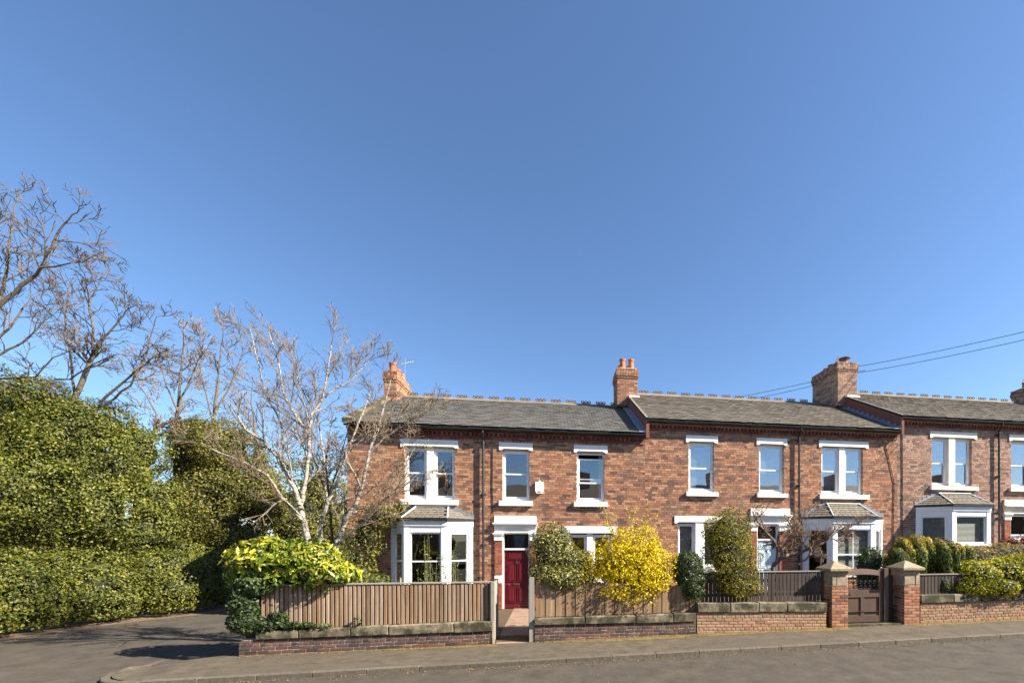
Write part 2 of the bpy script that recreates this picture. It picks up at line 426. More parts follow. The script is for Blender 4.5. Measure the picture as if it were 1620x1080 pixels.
class MB:
    def __init__(self):
        self.v = []
        self.f = []

    def add(self, vs, fs):
        b = len(self.v)
        self.v.extend([tuple(p) for p in vs])
        self.f.extend([tuple(b + i for i in f) for f in fs])
        return self

    def box(self, x0, x1, y0, y1, z0, z1):
        return self.add([(x0, y0, z0), (x1, y0, z0), (x1, y1, z0), (x0, y1, z0), (x0, y0, z1), (x1, y0, z1), (x1, y1, z1), (x0, y1, z1)],
                        [(0, 3, 2, 1), (4, 5, 6, 7), (0, 1, 5, 4), (1, 2, 6, 5), (2, 3, 7, 6), (3, 0, 4, 7)])

    def obox(self, O, U, W, u0, u1, d0, d1, z0, z1):
        """box in a frame: U along the face, W outward (both horizontal), d measured along W"""
        def p(u, d, z):
            return (O[0] + U[0] * u + W[0] * d, O[1] + U[1] * u + W[1] * d, z)
        vs = [p(u0, d1, z0), p(u1, d1, z0), p(u1, d0, z0), p(u0, d0, z0), p(u0, d1, z1), p(u1, d1, z1), p(u1, d0, z1), p(u0, d0, z1)]
        return self.add(vs, [(0, 3, 2, 1), (4, 5, 6, 7), (0, 1, 5, 4), (1, 2, 6, 5), (2, 3, 7, 6), (3, 0, 4, 7)])

    def tube(self, pts, rad, sides=5, cap=True):
        n = len(pts)
        pts = [Vector(p) for p in pts]
        b = len(self.v)
        ref = None
        for i, p in enumerate(pts):
            d = (pts[min(i + 1, n - 1)] - pts[max(i - 1, 0)])
            if d.length < 1e-9:
                d = Vector((0, 0, 1))
            d.normalize()
            if ref is None:
                ref = Vector((1, 0, 0)) if abs(d.x) < 0.8 else Vector((0, 1, 0))
            a = ref - d * ref.dot(d)
            if a.length < 1e-6:
                a = d.orthogonal()
            a.normalize()
            c = d.cross(a)
            ref = a
            r = rad[i] if hasattr(rad, '__len__') else rad
            for k in range(sides):
                t = 2 * math.pi * k / sides
                q = p + (a * math.cos(t) + c * math.sin(t)) * r
                self.v.append((q.x, q.y, q.z))
        for i in range(n - 1):
            for k in range(sides):
                k2 = (k + 1) % sides
                self.f.append((b + i * sides + k, b + i * sides + k2, b + (i + 1) * sides + k2, b + (i + 1) * sides + k))
        if cap:
            self.f.append(tuple(b + k for k in range(sides))[::-1])
            self.f.append(tuple(b + (n - 1) * sides + k for k in range(sides)))
        return self

    def lathe(self, c, prof, sides=14):
        b = len(self.v)
        for r, z in prof:
            for k in range(sides):
                t = 2 * math.pi * k / sides
                self.v.append((c[0] + r * math.cos(t), c[1] + r * math.sin(t), c[2] + z))
        for i in range(len(prof) - 1):
            for k in range(sides):
                k2 = (k + 1) % sides
                self.f.append((b + i * sides + k, b + i * sides + k2, b + (i + 1) * sides + k2, b + (i + 1) * sides + k))
        return self

    def prism(self, poly, x0, x1, axis='x'):
        """polygon of (y,z) extruded along x, or (x,z) along y, or (x,y) along z"""
        n = len(poly)
        def mk(a, p):
            return (a, p[0], p[1]) if axis == 'x' else ((p[0], a, p[1]) if axis == 'y' else (p[0], p[1], a))
        vs = [mk(x0, p) for p in poly] + [mk(x1, p) for p in poly]
        fs = [tuple(range(n))[::-1], tuple(range(n, 2 * n))]
        for i in range(n):
            j = (i + 1) % n
            fs.append((i, j, n + j, n + i))
        return self.add(vs, fs)

    def mesh(self, name, mat, smooth=False, fix=True):
        me = bpy.data.meshes.new(name)
        me.from_pydata(self.v, [], self.f)
        if fix:
            bm = bmesh.new()
            bm.from_mesh(me)
            bmesh.ops.recalc_face_normals(bm, faces=bm.faces)
            bm.to_mesh(me)
            bm.free()
        if smooth:
            me.polygons.foreach_set('use_smooth', [True] * len(me.polygons))
        me.materials.append(M[mat])
        me.update()
        return me

    def put(self, name, mat, parent, smooth=False, kind=None, label=None):
        # mesh vertices are world coordinates
        return put(name, self.mesh(name, mat, smooth), parent, (0, 0, 0), None, kind, label)


def bevel_box_mesh(name, sx, sy, sz, mat, bev=0.006, jit=0.0, seed=0):
    bm = bmesh.new()
    bmesh.ops.create_cube(bm, size=1)
    r = random.Random(seed)
    for v in bm.verts:
        v.co.x *= sx
        v.co.y *= sy
        v.co.z *= sz
        v.co += Vector((r.uniform(-jit, jit), r.uniform(-jit, jit), r.uniform(-jit, jit)))
    if bev:
        bmesh.ops.bevel(bm, geom=bm.edges[:], offset=bev, segments=1, affect='EDGES', profile=0.5)
    me = bpy.data.meshes.new(name)
    bm.to_mesh(me)
    bm.free()
    me.materials.append(M[mat])
    return me


# ------------------------------------------------------------------ setting
def sheet(name, xs, ys, zf, mat, kind='structure'):
    vs = [(x, y, zf(x, y)) for y in ys for x in xs]
    nx = len(xs)
    fs = [(j * nx + i, j * nx + i + 1, (j + 1) * nx + i + 1, (j + 1) * nx + i) for j in range(len(ys) - 1) for i in range(nx - 1)]
    me = bpy.data.meshes.new(name)
    me.from_pydata(vs, [], fs)
    me.materials.append(M[mat])
    return put(name, me, None, kind=kind)


def frange(a, b, n):
    return [a + (b - a) * i / n for i in range(n + 1)]


sheet('ground', [-1500, -200, -40, 0, 40, 200, 1500], [-1500, -200, -12, 0, 60, 200, 1500], lambda x, y: g(x) - 0.45, 'grass')
sheet('road', frange(-60, 60, 60), frange(-7, 48, 40), lambda x, y: g(x) - 0.085, 'asphalt')

KY = 8.80           # kerb face towards the road
WY = 10.40          # face of the garden walls
# pavement with a rounded corner into the side lane
out = [(40, KY + 0.13)]
cxk, cyk, rk = -7.0, KY + 0.13 + 1.05, 1.05
arc = []
for i in range(11):
    t = -math.pi / 2 - (math.pi / 2) * i / 10
    arc.append((cxk + rk * math.cos(t), cyk + rk * math.sin(t)))
top = [(-7.9, 10.9), (-6.5, 10.62), (40, 10.62)]
mbp = MB()
xs = frange(-6.9, 40, 47)
for a, b_ in zip(xs[:-1], xs[1:]):
    mbp.add([(a, KY + 0.125, g(a)), (b_, KY + 0.125, g(b_)), (b_, 10.62, g(b_)), (a, 10.62, g(a))], [(0, 1, 2, 3)])
fan = [(-6.9, KY + 0.125)] + arc[1:] + [(-8.02, 10.5), (-7.6, 10.72), (-6.9, 10.62)]
mbp.add([(x, y, g(x) - (0.10 if y > 10.45 and x < -7 else 0.0)) for x, y in fan], [tuple(range(len(fan)))])
o = put('pavement', mbp.mesh('pavement', 'pave'), None, kind='structure')

kerb = bpy.data.objects.new('kerb', None)
reg(kerb, None, (0, KY, 0))
kerb['kind'] = 'structure'
km = [bevel_box_mesh('kerb_stone', 0.910, 0.13, 0.26, 'kerb', 0.008, 0.003, s) for s in range(3)]
x = -6.55
while x < 26:
    put('kerb_stone', RNG.choice(km), kerb, (x, KY + 0.065, g(x) - 0.124 + RNG.uniform(-0.002, 0.002)), (0, -math.atan(0.0135), 0))
    x += 0.915
ks = bevel_box_mesh('kerb_stone', 0.40, 0.13, 0.26, 'kerb', 0.014, 0.004, 9)
for i in range(5):
    t = -math.pi / 2 - (math.pi / 2) * (i + 0.45) / 4.6
    px, py = cxk + (rk + 0.065) * math.cos(t), cyk + (rk + 0.065) * math.sin(t)
    put('kerb_stone', ks, kerb, (px, py, g(px) - 0.124 - 0.012 * i), (0, 0, t + math.pi / 2))
put('kerb_stone', km[1], kerb, (-8.08, 10.45, g(-8) - 0.21), (0, 0.02, math.pi / 2 + 0.1))
mb = MB()
for a, b_ in zip(xs[:-1], xs[1:]):
    mb.add([(a, 9.50, g(a) + 0.004), (b_, 9.50, g(b_) + 0.004), (b_, 9.535, g(b_) + 0.004), (a, 9.535, g(a) + 0.004)], [(0, 1, 2, 3)])
put('pavement_seam', mb.mesh('pavement_seam', 'kerb'), None, kind='structure')

# ochre moss and grit along the foot of the garden walls
mm = MB()
rm = random.Random(3)
xm_, pw = -6.4, 0.1
while xm_ < 20:
    nx_, nw = xm_ + 0.25, max(0.05, min(0.34, pw + rm.uniform(-0.07, 0.07)))
    if not (-1.3 < xm_ < -0.35 or 7.4 < xm_ < 9.3):
        mm.add([(xm_, WY - pw, g(xm_) + 0.004), (nx_, WY - nw, g(nx_) + 0.004), (nx_, WY + 0.01, g(nx_) + 0.006), (xm_, WY + 0.01, g(xm_) + 0.006)], [(0, 1, 2, 3)])
    xm_, pw = nx_, nw
put('moss_strip', mm.mesh('moss_strip', 'moss'), None, kind='structure')

# gardens (each house stands a little higher than the last)
GZ = [0.0, 0.46, 0.95]
HX = [(-6.47, 3.36), (3.36, 13.5), (13.5, 25.6)]
F = 15.5
for (a, b_), z, ym in zip(HX, GZ, (10.55, 10.55, 10.55)):
    sheet('garden_bed', [a + 0.02, b_ - 0.02], [ym, F + 0.2], lambda x, y, z=z: z + 0.02, 'soil')
sheet('front_path', [-1.22, -0.50], [10.38, 12, 14, F + 0.25], lambda x, y: 0.03 - 0.02 * (y < 10.6), 'path')
vm = MB()
vl = [(-15.2, 9.0), (-14.9, 11.5), (-14.25, 14.0), (-13.35, 16.1), (-11.95, 17.7), (-11.8, 19.4), (-11.8, 24), (-11.8, 36)]
for (xa_, ya_), (xb_, yb_) in zip(vl[:-1], vl[1:]):
    vm.add([(xa_ - 16, ya_ + 4, g(xa_) - 0.07), (xa_, ya_, g(xa_) - 0.078), (xb_, yb_, g(xb_) - 0.078), (xb_ - 16, yb_ + 4, g(xb_) - 0.07)], [(0, 1, 2, 3)])
put('lane_verge', vm.mesh('lane_verge', 'verge'), None, kind='structure')

# ------------------------------------------------------------------ brickwork helpers
def brick_field(mb, O, U, W, width, z0, z1, excl=(), ch=0.083, bl=0.238, rng=RNG, depth=0.06, header_every=4, stagger=0.0):
    j = 0.013
    nrow = int(round((z1 - z0) / ch))
    ch = (z1 - z0) / nrow
    for r in range(nrow):
        za, zb = z0 + r * ch, z0 + (r + 1) * ch
        zc = (za + zb) / 2
        iv = [(0.0, width)]
        for (u0, u1, e0, e1) in excl:
            if e0 < zc < e1:
                ni = []
                for a, b in iv:
                    if u1 <= a or u0 >= b:
                        ni.append((a, b))
                    else:
                        if u0 > a:
                            ni.append((a, u0))
                        if u1 < b:
                            ni.append((u1, b))
                iv = ni
        L = bl if (r % header_every) else bl / 2
        off = (r % 2) * bl * 0.5 + (bl * 0.25 if L < bl else 0) + stagger
        for a, b in iv:
            k = math.floor((a - off) / L)
            u = off + k * L
            while u < b - 1e-6:
                s, e = max(a, u), min(b, u + L)
                if r % header_every == 0 or e - s > 0.03:
                    s2, e2 = s + (j / 2 if s > a + 1e-6 else 0.001), e - (j / 2 if e < b - 1e-6 else 0.001)
                    if e2 - s2 > 0.015:
                        pr = rng.uniform(-0.0015, 0.003)
                        dz = rng.uniform(-0.0015, 0.0015)
                        def p(uu, d, z):
                            return (O[0] + U[0] * uu + W[0] * d, O[1] + U[1] * uu + W[1] * d, z)
                        A, B = za + j / 2 + dz, zb - j / 2 + dz
                        bb = len(mb.v)
                        mb.v.extend([p(s2, pr, A), p(e2, pr, A), p(e2, pr, B), p(s2, pr, B), p(s2, -depth, A), p(e2, -depth, A), p(e2, -depth, B), p(s2, -depth, B)])
                        mb.f.extend([(bb, bb + 1, bb + 2, bb + 3), (bb + 1, bb + 5, bb + 6, bb + 2), (bb + 4, bb, bb + 3, bb + 7), (bb + 3, bb + 2, bb + 6, bb + 7), (bb + 4, bb + 5, bb + 1, bb)])
                u += L
    return mb


def wall_backing(mb, x0, x1, y0, y1, z0, z1, holes):
    us = sorted(set([x0, x1] + [h[0] for h in holes] + [h[1] for h in holes]))
    for a, b in zip(us[:-1], us[1:]):
        if b - a < 1e-6:
            continue
        mid = (a + b) / 2
        cuts = sorted([(h[2], h[3]) for h in holes if h[0] < mid < h[1]])
        z = z0
        for c0, c1 in cuts:
            if c0 > z:
                mb.box(a, b, y0, y1, z, c0)
            z = max(z, c1)
        if z < z1:
            mb.box(a, b, y0, y1, z, z1)


# ------------------------------------------------------------------ house parts
def sash_window(house, x0, x1, z0, z1, yface, rail, glass='glass', blind=None, open_top=0.0, fw=0.055):
    """timber sash window standing in a wall opening; U runs along +x"""
    return sash_frame(house, (x0, yface), (1, 0), (0, -1), x1 - x0, z0, z1, rail, glass, blind, open_top, fw)


def sash_frame(house, O, U, W, w, z0, z1, rail, glass='glass', blind=None, open_top=0.0, fw=0.055, vbars=0, name='window'):
    mb = MB()
    mb.obox(O, U, W, 0, fw, -0.10, 0, z0, z1)
    mb.obox(O, U, W, w - fw, w, -0.10, 0, z0, z1)
    mb.obox(O, U, W, fw, w - fw, -0.10, 0, z1 - fw, z1)
    mb.obox(O, U, W, fw, w - fw, -0.10, 0.012, z0, z0 + fw * 1.3)
    win = mb.put(name, 'frame', house)
    zi0, zi1 = z0 + fw * 1.3, z1 - fw
    sw = 0.042
    sets = [('upper', rail - 0.02 - open_top, zi1 - open_top, -0.045, -0.015), ('lower', zi0, rail + 0.022, -0.085, -0.055)] if rail else [('full', zi0, zi1, -0.06, -0.03)]
    for nm, a, b, d0, d1 in sets:
        s = MB()
        s.obox(O, U, W, fw + 0.003, fw + sw, d0, d1, a, b)
        s.obox(O, U, W, w - fw - sw, w - fw - 0.003, d0, d1, a, b)
        s.obox(O, U, W, fw + sw, w - fw - sw, d0, d1, b - (0.045), b)
        s.obox(O, U, W, fw + sw, w - fw - sw, d0, d1, a, a + (0.05 if nm == 'upper' else 0.07))
        for k in range(vbars):
            um = fw + sw + (w - 2 * fw - 2 * sw) * (k + 1) / (vbars + 1)
            s.obox(O, U, W, um - 0.011, um + 0.011, d0 + 0.004, d1 - 0.002, a + 0.05, b - 0.045)
        s.put('sash', 'frame', win)
        p = MB()
        dm = (d0 + d1) / 2
        p.obox(O, U, W, fw + sw - 0.01, w - fw - sw + 0.01, dm - 0.003, dm + 0.003, a + 0.03, b - 0.03)
        p.put('pane', glass, win)
    if blind:
        bm_ = MB()
        zb = z1 - fw - 0.02
        zend = z0 + (z1 - z0) * (1 - blind)
        while zb > max(zend, z0 + 0.1):
            c = 0.014
            def p(u, d, z):
                return (O[0] + U[0] * u + W[0] * d, O[1] + U[1] * u + W[1] * d, z)
            bm_.add([p(fw + 0.02, -0.14, zb), p(w - fw - 0.02, -0.14, zb), p(w - fw - 0.02, -0.165, zb + 0.032), p(fw + 0.02, -0.165, zb + 0.032)], [(0, 1, 2, 3)])
            zb -= 0.044
        bm_.put('blind', 'blind', win)
    return win


def lintel_sill(house, lx0, lx1, lz0, lz1, sz0, sz1, mat='white', sill=True):
    mb = MB()
    mb.prism([(lx0, lz0), (lx0 + 0.08, lz0), (lx0 + 0.16, lz0 + 0.05), (lx1 - 0.16, lz0 + 0.05), (lx1 - 0.08, lz0), (lx1, lz0), (lx1, lz1), (lx0, lz1)], F - 0.035, F + 0.15, 'y')
    mb.put('lintel', mat, house)
    if sill:
        m2 = MB()
        m2.prism([(F - 0.10, sz0), (F + 0.2, sz0), (F + 0.2, sz1 + 0.01), (F - 0.10, sz1 - 0.012)], lx0, lx1, 'x')
        m2.put('sill', mat, house)


def chimney(house, x0, x1, y0, y1, zb, zt, pots, brick='brick_a', corbel=True):
    core = MB()
    core.box(x0 + 0.012, x1 - 0.012, y0 + 0.012, y1 - 0.012, zb, zt - 0.01)
    st = core.put('chimney', 'mortar', house)
    mb = MB()
    zc = zt - 0.42 if corbel else zt
    brick_field(mb, (x0, y0), (1, 0), (0, -1), x1 - x0, zb, zc, depth=0.05, header_every=99)
    brick_field(mb, (x0, y1), (0, -1), (-1, 0), y1 - y0, zb, zc, depth=0.05, header_every=99)
    brick_field(mb, (x1, y0), (0, 1), (1, 0), y1 - y0, zb, zc, depth=0.05, header_every=99)
    if corbel:
        for i, e in enumerate((0.025, 0.05, 0.05, 0.03, 0.03)):
            za = zc + i * 0.084
            brick_field(mb, (x0 - e, y0 - e), (1, 0), (0, -1), x1 - x0 + 2 * e, za, za + 0.084, depth=0.05 + e, header_every=99, stagger=0.1 * (i % 2))
            brick_field(mb, (x0 - e, y1 + e), (0, -1), (-1, 0), y1 - y0 + 2 * e, za, za + 0.084, depth=0.05 + e, header_every=99, stagger=0.1 * (i % 2))
            brick_field(mb, (x1 + e, y0 - e), (0, 1), (1, 0), y1 - y0 + 2 * e, za, za + 0.084, depth=0.05 + e, header_every=99, stagger=0.1 * (i % 2))
    mb.put('brickwork', brick, st, kind='stuff')
    cap = MB()
    xm, ym = (x0 + x1) / 2, (y0 + y1) / 2
    hx, hy = (x1 - x0) / 2 + 0.02, (y1 - y0) / 2 + 0.02
    cap.add([(xm - hx, ym - hy, zt), (xm + hx, ym - hy, zt), (xm + hx, ym + hy, zt), (xm - hx, ym + hy, zt),
             (xm - hx * .6, ym - hy * .8, zt + .06), (xm + hx * .6, ym - hy * .8, zt + .06), (xm + hx * .6, ym + hy * .8, zt + .06), (xm - hx * .6, ym + hy * .8, zt + .06)],
            [(0, 3, 2, 1), (4, 5, 6, 7), (0, 1, 5, 4), (1, 2, 6, 5), (2, 3, 7, 6), (3, 0, 4, 7)])
    cap.put('flaunching', 'mortar', st)
    for (px, py, h, r, kind) in pots:
        p = MB()
        p.lathe((px, py, zt), [(r * 1.12, 0.0), (r * 1.12, 0.05), (r, 0.07), (r * 0.92, h * 0.82), (r * 1.1, h * 0.84), (r * 1.1, h), (r * 0.75, h), (r * 0.7, h * 0.5), (0.01, h * 0.5)], 14)
        if kind == 'cowl':
            p.lathe((px, py, zt), [(r * 1.5, h + 0.06), (r * 1.5, h + 0.08), (0.01, h + 0.15)], 14)
            for k in range(4):
                t = k * math.pi / 2
                p.tube([(px + r * math.cos(t), py + r * math.sin(t), zt + h - 0.02), (px + r * 1.1 * math.cos(t), py + r * 1.1 * math.sin(t), zt + h + 0.07)], 0.008, 4)
        if kind == 'guard':
            for k in range(4):
                t0 = k * math.pi / 4
                p.tube([(px + r * math.cos(t0) * math.cos(a), py + r * math.sin(t0) * math.cos(a), zt + h + r * 1.6 * math.sin(a)) for a in [math.pi * q / 8 for q in range(9)]], 0.006, 3)
        p.put('chimney_pot', 'pot_d' if kind == 'cowl' else 'pot', st, smooth=False)
    return st


# ridge tile with a three ring crest, shared by all roofs
def ridge_tile_mesh():
    mb = MB()
    L = 0.44
    w, hh, t = 0.13, 0.085, 0.018
    mb.add([(0, -w, -hh), (L, -w, -hh), (L, 0, 0.02), (0, 0, 0.02), (L, w, -hh), (0, w, -hh),
            (0, -w, -hh - t), (L, -w, -hh - t), (L, w, -hh - t), (0, w, -hh - t)],
           [(0, 1, 2, 3), (3, 2, 4, 5), (6, 7, 1, 0), (9, 5, 4, 8), (0, 3, 5, 9, 6), (1, 7, 8, 4, 2)])
    mb.box(0.09, 0.35, -0.018, 0.018, 0.0, 0.055)
    me = mb.mesh('ridge_tile', 'ridge')
    c = MB()
    for k in range(3):
        x = 0.12 + 0.10 * k
        pts = [(x + 0.038 * math.cos(2 * math.pi * i / 8), 0, 0.095 + 0.044 * math.sin(2 * math.pi * i / 8)) for i in range(9)]
        c.tube(pts, 0.016, 4, cap=False)
    return me, c.mesh('crest', 'crest')


RT, CR = ridge_tile_mesh()


def roof(house, x0, x1, ye, ze, yr, zr, mat, gauge=0.19, sw=0.25, ridge_from=None, ridge_to=None, rng=RNG):
    run, rise = yr - ye, zr - ze
    L = math.hypot(run, rise)
    uy, uz = run / L, rise / L
    ny, nz = -uz, uy
    un = MB()
    un.prism([(ye, ze - 0.03), (yr, zr - 0.03), (yr + run * 0.95, zr - rise * 0.95 - 0.03), (yr + run * 0.95, zr - rise * 0.95 - 0.09), (yr, zr - 0.09), (ye + 0.02, ze - 0.07)], x0, x1, 'x')
    rf = un.put('roof', 'under', house)
    mb = MB()
    rows = int(L / gauge)
    gz = L / rows
    for r in range(rows):
        s0, s1 = r * gz - (0.02 if r else 0), min(L, (r + 1) * gz + 0.1)
        off = (r % 2) * sw / 2
        x = x0 - off
        while x < x1:
            a, b = max(x0, x), min(x1, x + sw)
            if b - a > 0.03:
                lift0 = 0.034 + rng.uniform(0, 0.012)
                lift1 = 0.006
                ds = rng.uniform(-0.015, 0.015)
                def P_(xx, s, h):
                    return (xx, ye + uy * s + ny * h, ze + uz * s + nz * h)
                q0 = s0 + ds
                bb = len(mb.v)
                A, B = a + 0.006, b - 0.006
                mb.v.extend([P_(A, q0, lift0), P_(B, q0, lift0), P_(B, s1, lift1), P_(A, s1, lift1), P_(A, q0, lift0 - 0.014), P_(B, q0, lift0 - 0.014), P_(B, s1, lift1 - 0.014), P_(A, s1, lift1 - 0.014)])
                mb.f.extend([(bb, bb + 1, bb + 2, bb + 3), (bb + 4, bb + 5, bb + 1, bb), (bb + 5, bb + 6, bb + 2, bb + 1), (bb + 7, bb + 4, bb, bb + 3)])
            x += sw
    mb.put('slates', mat, rf, kind='stuff')
    bk = MB()
    bk.add([(x0, yr, zr + 0.01), (x1, yr, zr + 0.01), (x1, yr + run * 0.95, zr - rise * 0.95), (x0, yr + run * 0.95, zr - rise * 0.95)], [(0, 1, 2, 3)])
    bk.put('rear_slope', mat, rf)
    x = ridge_from if ridge_from is not None else x0
    xe = ridge_to if ridge_to is not None else x1
    n = int(round((xe - x) / 0.655))
    st = (xe - x) / n
    for i in range(n):
        t = put('ridge_tile', RT, house, (x + i * st, yr, zr + 0.055 + RNG.uniform(-0.006, 0.006)))
        t.scale = (st / 0.445, 1, 1)
        c = bpy.data.objects.new('crest', CR)
        COL.objects.link(c)
        c.parent = t
    return rf


def gutter_and_cornice(house, x0, x1, zg, pipe_x, ground, pink=False):
    mb = MB()
    yc, r = F - 0.235, 0.058
    n = 8
    prof = []
    for i in range(n + 1):
        t = math.pi + math.pi * i / n
        prof.append((yc + r * math.cos(t), zg + r * math.sin(t)))
    for i in range(n, -1, -1):
        t = math.pi + math.pi * i / n
        prof.append((yc + (r - 0.008) * math.cos(t), zg + (r - 0.008) * math.sin(t)))
    mb.prism(prof, x0, x1, 'x')
    gt = mb.put('gutter', 'black', house)
    # corbelled brick cornice: top course, dentils, string
    c = MB()
    x = x0 + 0.005
    while x < x1 - 0.02:
        c.box(x, min(x + 0.225, x1), F - 0.11, F + 0.1, zg - 0.12, zg - 0.04)
        x += 0.235
    c.put('cornice_course', 'cornice_p' if pink else 'cornice', house, kind='stuff')
    d = MB()
    x = x0 + 0.05
    while x < x1 - 0.08:
        d.box(x, x + 0.075, F - 0.10, F + 0.05, zg - 0.21, zg - 0.123)
        x += 0.15
    d.put('dentils', 'cornice', house, kind='stuff')
    s = MB()
    x = x0 + 0.005
    while x < x1 - 0.02:
        s.box(x, min(x + 0.225, x1), F - 0.035, F + 0.05, zg - 0.295, zg - 0.217)
        x += 0.235
    s.put('string_course', 'cornice', house, kind='stuff')
    fb = MB()
    fb.box(x0, x1, F - 0.02, F + 0.2, zg - 0.29, zg + 0.03)
    fb.put('eaves_backing', 'cornice', house)
    p = MB()
    yp = F - 0.09
    p.tube([(pipe_x, yc, zg - 0.05), (pipe_x, yc, zg - 0.12), (pipe_x, yp, zg - 0.34), (pipe_x, yp, zg - 1), (pipe_x, yp, ground + 0.1)], 0.038, 10)
    for zz in (zg - 0.5, zg - 2.2, zg - 3.9):
        p.lathe((pipe_x, yp, zz), [(0.038, 0), (0.052, 0.005), (0.052, 0.07), (0.038, 0.075)], 10)
        p.box(pipe_x - 0.075, pipe_x + 0.075, yp + 0.03, F - 0.005, zz + 0.01, zz + 0.06)
    p.put('downpipe', 'black', house)


def bay_window(house, xa, xb, proj, ca, cb, zg, zsill, zhead, zeave, zroof, rail, fw_mat='frame', slate='slate_b', glass='glass_d', blinds=None, vb=0, sideglass=None, col=0.13, shallow=False):
    """canted bay: foot points (xa,F) (xa+ca,F-proj) (xb-cb,F-proj) (xb,F)"""
    pts = [(xa, F), (xa + ca, F - proj), (xb - cb, F - proj), (xb, F)]
    base = MB()
    poly = pts
    base.prism([(p[0], p[1]) for p in pts], zg - 0.1, zsill - 0.09, 'z')
    bay = base.put('bay_window', 'mortar', house)
    bb = MB()
    fr = MB()
    for i in range(3):
        a, b = Vector(pts[i]), Vector(pts[i + 1])
        d = (b - a)
        L = d.length
        U = d.normalized()
        W = Vector((U.y, -U.x))
        brick_field(bb, a + W * 0.012, U, W, L, zg, zsill - 0.09, depth=0.05, header_every=99)
        # sill, corner posts, fascia
        fr.obox(a, U, W, -0.03, L + 0.03, -0.10, 0.06, zsill - 0.088 + i * 0.0015, zsill + i * 0.0015)
        fr.obox(a, U, W, -0.012 - i * 0.001, col, -0.10, 0.03 + i * 0.001, zsill + 0.004, zeave - 0.1)
        fr.obox(a, U, W, L - col, L + 0.012 + i * 0.001, -0.10, 0.031 + i * 0.001, zsill + 0.004, zeave - 0.1)
        fr.obox(a, U, W, col, L - col, -0.10, 0.02, zhead, zeave - 0.1)
        fr.obox(a, U, W, -0.01, L + 0.01, 0.0, 0.055 + i * 0.0015, zhead + (zeave - zhead) * 0.45, zeave - 0.06 - i * 0.001)
    bb.put('brickwork', 'brick_a', bay, kind='stuff')
    fr.put('bay_frame', fw_mat, bay)
    for i in range(3):
        a, b = Vector(pts[i]), Vector(pts[i + 1])
        L = (b - a).length
        U = (b - a).normalized()
        W = Vector((U.y, -U.x))
        O = a + U * (col + 0.002) - W * 0.01
        w = L - 2 * col - 0.004
        sash_flat(bay, O, U, W, w, zsill + 0.006, zhead - 0.002, rail, glass, blinds[i] if blinds else None, vb if i == 1 else 0)
    # hipped lead and slate roof
    e = 0.13
    q = [(xa - e * 0.6, F), (xa + ca - e * 0.45, F - proj - e), (xb - cb + e * 0.45, F - proj - e), (xb + e * 0.6, F)]
    inset = (xb - xa) * (0.30)
    t0, t1 = (xa + inset, F - 0.02), (xb - inset, F - 0.02)
    rb = MB()
    V = [(*q[0], zeave), (*q[1], zeave), (*q[2], zeave), (*q[3], zeave), (*t0, zroof), (*t1, zroof), (q[0][0], F, zeave - 0.07), (*q[1], zeave - 0.07), (*q[2], zeave - 0.07), (q[3][0], F, zeave - 0.07)]
    rb.add(V, [(0, 1, 4), (1, 2, 5, 4), (2, 3, 5), (0, 6, 7, 1), (1, 7, 8, 2), (2, 8, 9, 3), (6, 9, 8, 7)])
    rf = rb.put('bay_roof', 'black', bay)
    # slates on the three slopes
    sm = MB()
    def slope(A, B, C, D):          # A,B eave, C,D top (D above A)
        A, B, C, D = map(Vector, (A, B, C, D))
        nrm = (B - A).cross(D - A)
        if nrm.length < 1e-6:
            nrm = (B - A).cross(C - A)
        nrm.normalize()
        if nrm.z < 0:
            nrm = -nrm
        rows = max(3, int(((C + D) / 2 - (A + B) / 2).length / 0.14))
        for r in range(rows):
            f0, f1 = r / rows, min(1, (r + 1) / rows + 0.03)
            a0, b0 = A.lerp(D, f0), B.lerp(C, f0)
            a1, b1 = A.lerp(D, f1), B.lerp(C, f1)
            n = max(1, int((b0 - a0).length / 0.2))
            for k in range(n):
                s = ((k - (r % 2) * 0.5) / n)
                s0, s1 = max(0, s), min(1, s + 1 / n)
                if s1 - s0 < 0.02:
                    continue
                lo = 0.022 + RNG.uniform(0, 0.005)
                sm.add([a0.lerp(b0, s0 + 0.006) + nrm * lo, a0.lerp(b0, s1 - 0.006) + nrm * lo, a1.lerp(b1, s1 - 0.006) + nrm * 0.006, a1.lerp(b1, s0 + 0.006) + nrm * 0.006,
                        a0.lerp(b0, s0 + 0.006) + nrm * 0.004, a0.lerp(b0, s1 - 0.006) + nrm * 0.004], [(0, 1, 2, 3), (4, 5, 1, 0)])
    slope(V[0], V[1], V[4], V[4])
    slope(V[1], V[2], V[5], V[4])
    slope(V[2], V[3], V[5], V[5])
    put('slates', sm.mesh('slates', slate, fix=False), rf, kind='stuff')
    hp = MB()
    up = Vector((0, 0, 0.03))
    for a, b in ((V[1], V[4]), (V[2], V[5])):
        hp.tube([Vector(a) + up * 0.6, Vector(b) + up], 0.022, 6)
    hp.tube([Vector(V[4]) + up + Vector((-0.05, -0.02, 0)), Vector(V[5]) + up + Vector((0.05, -0.02, 0))], 0.03, 6)
    hp.put('lead_hip', 'lead_w', rf)
    for a, b in ((V[0], V[4]), (V[3], V[5])):
        fl = MB()
        a, b = Vector(a), Vector(b)
        for k in range(6):
            p, q_ = a.lerp(b, k / 6), a.lerp(b, (k + 1) / 6)
            fl.box(min(p.x, q_.x), max(p.x, q_.x), F - 0.016, F - 0.004, min(p.z, q_.z) + 0.0, max(p.z, q_.z) + 0.09)
        fl.put('flashing', 'lead', rf)
    return bay


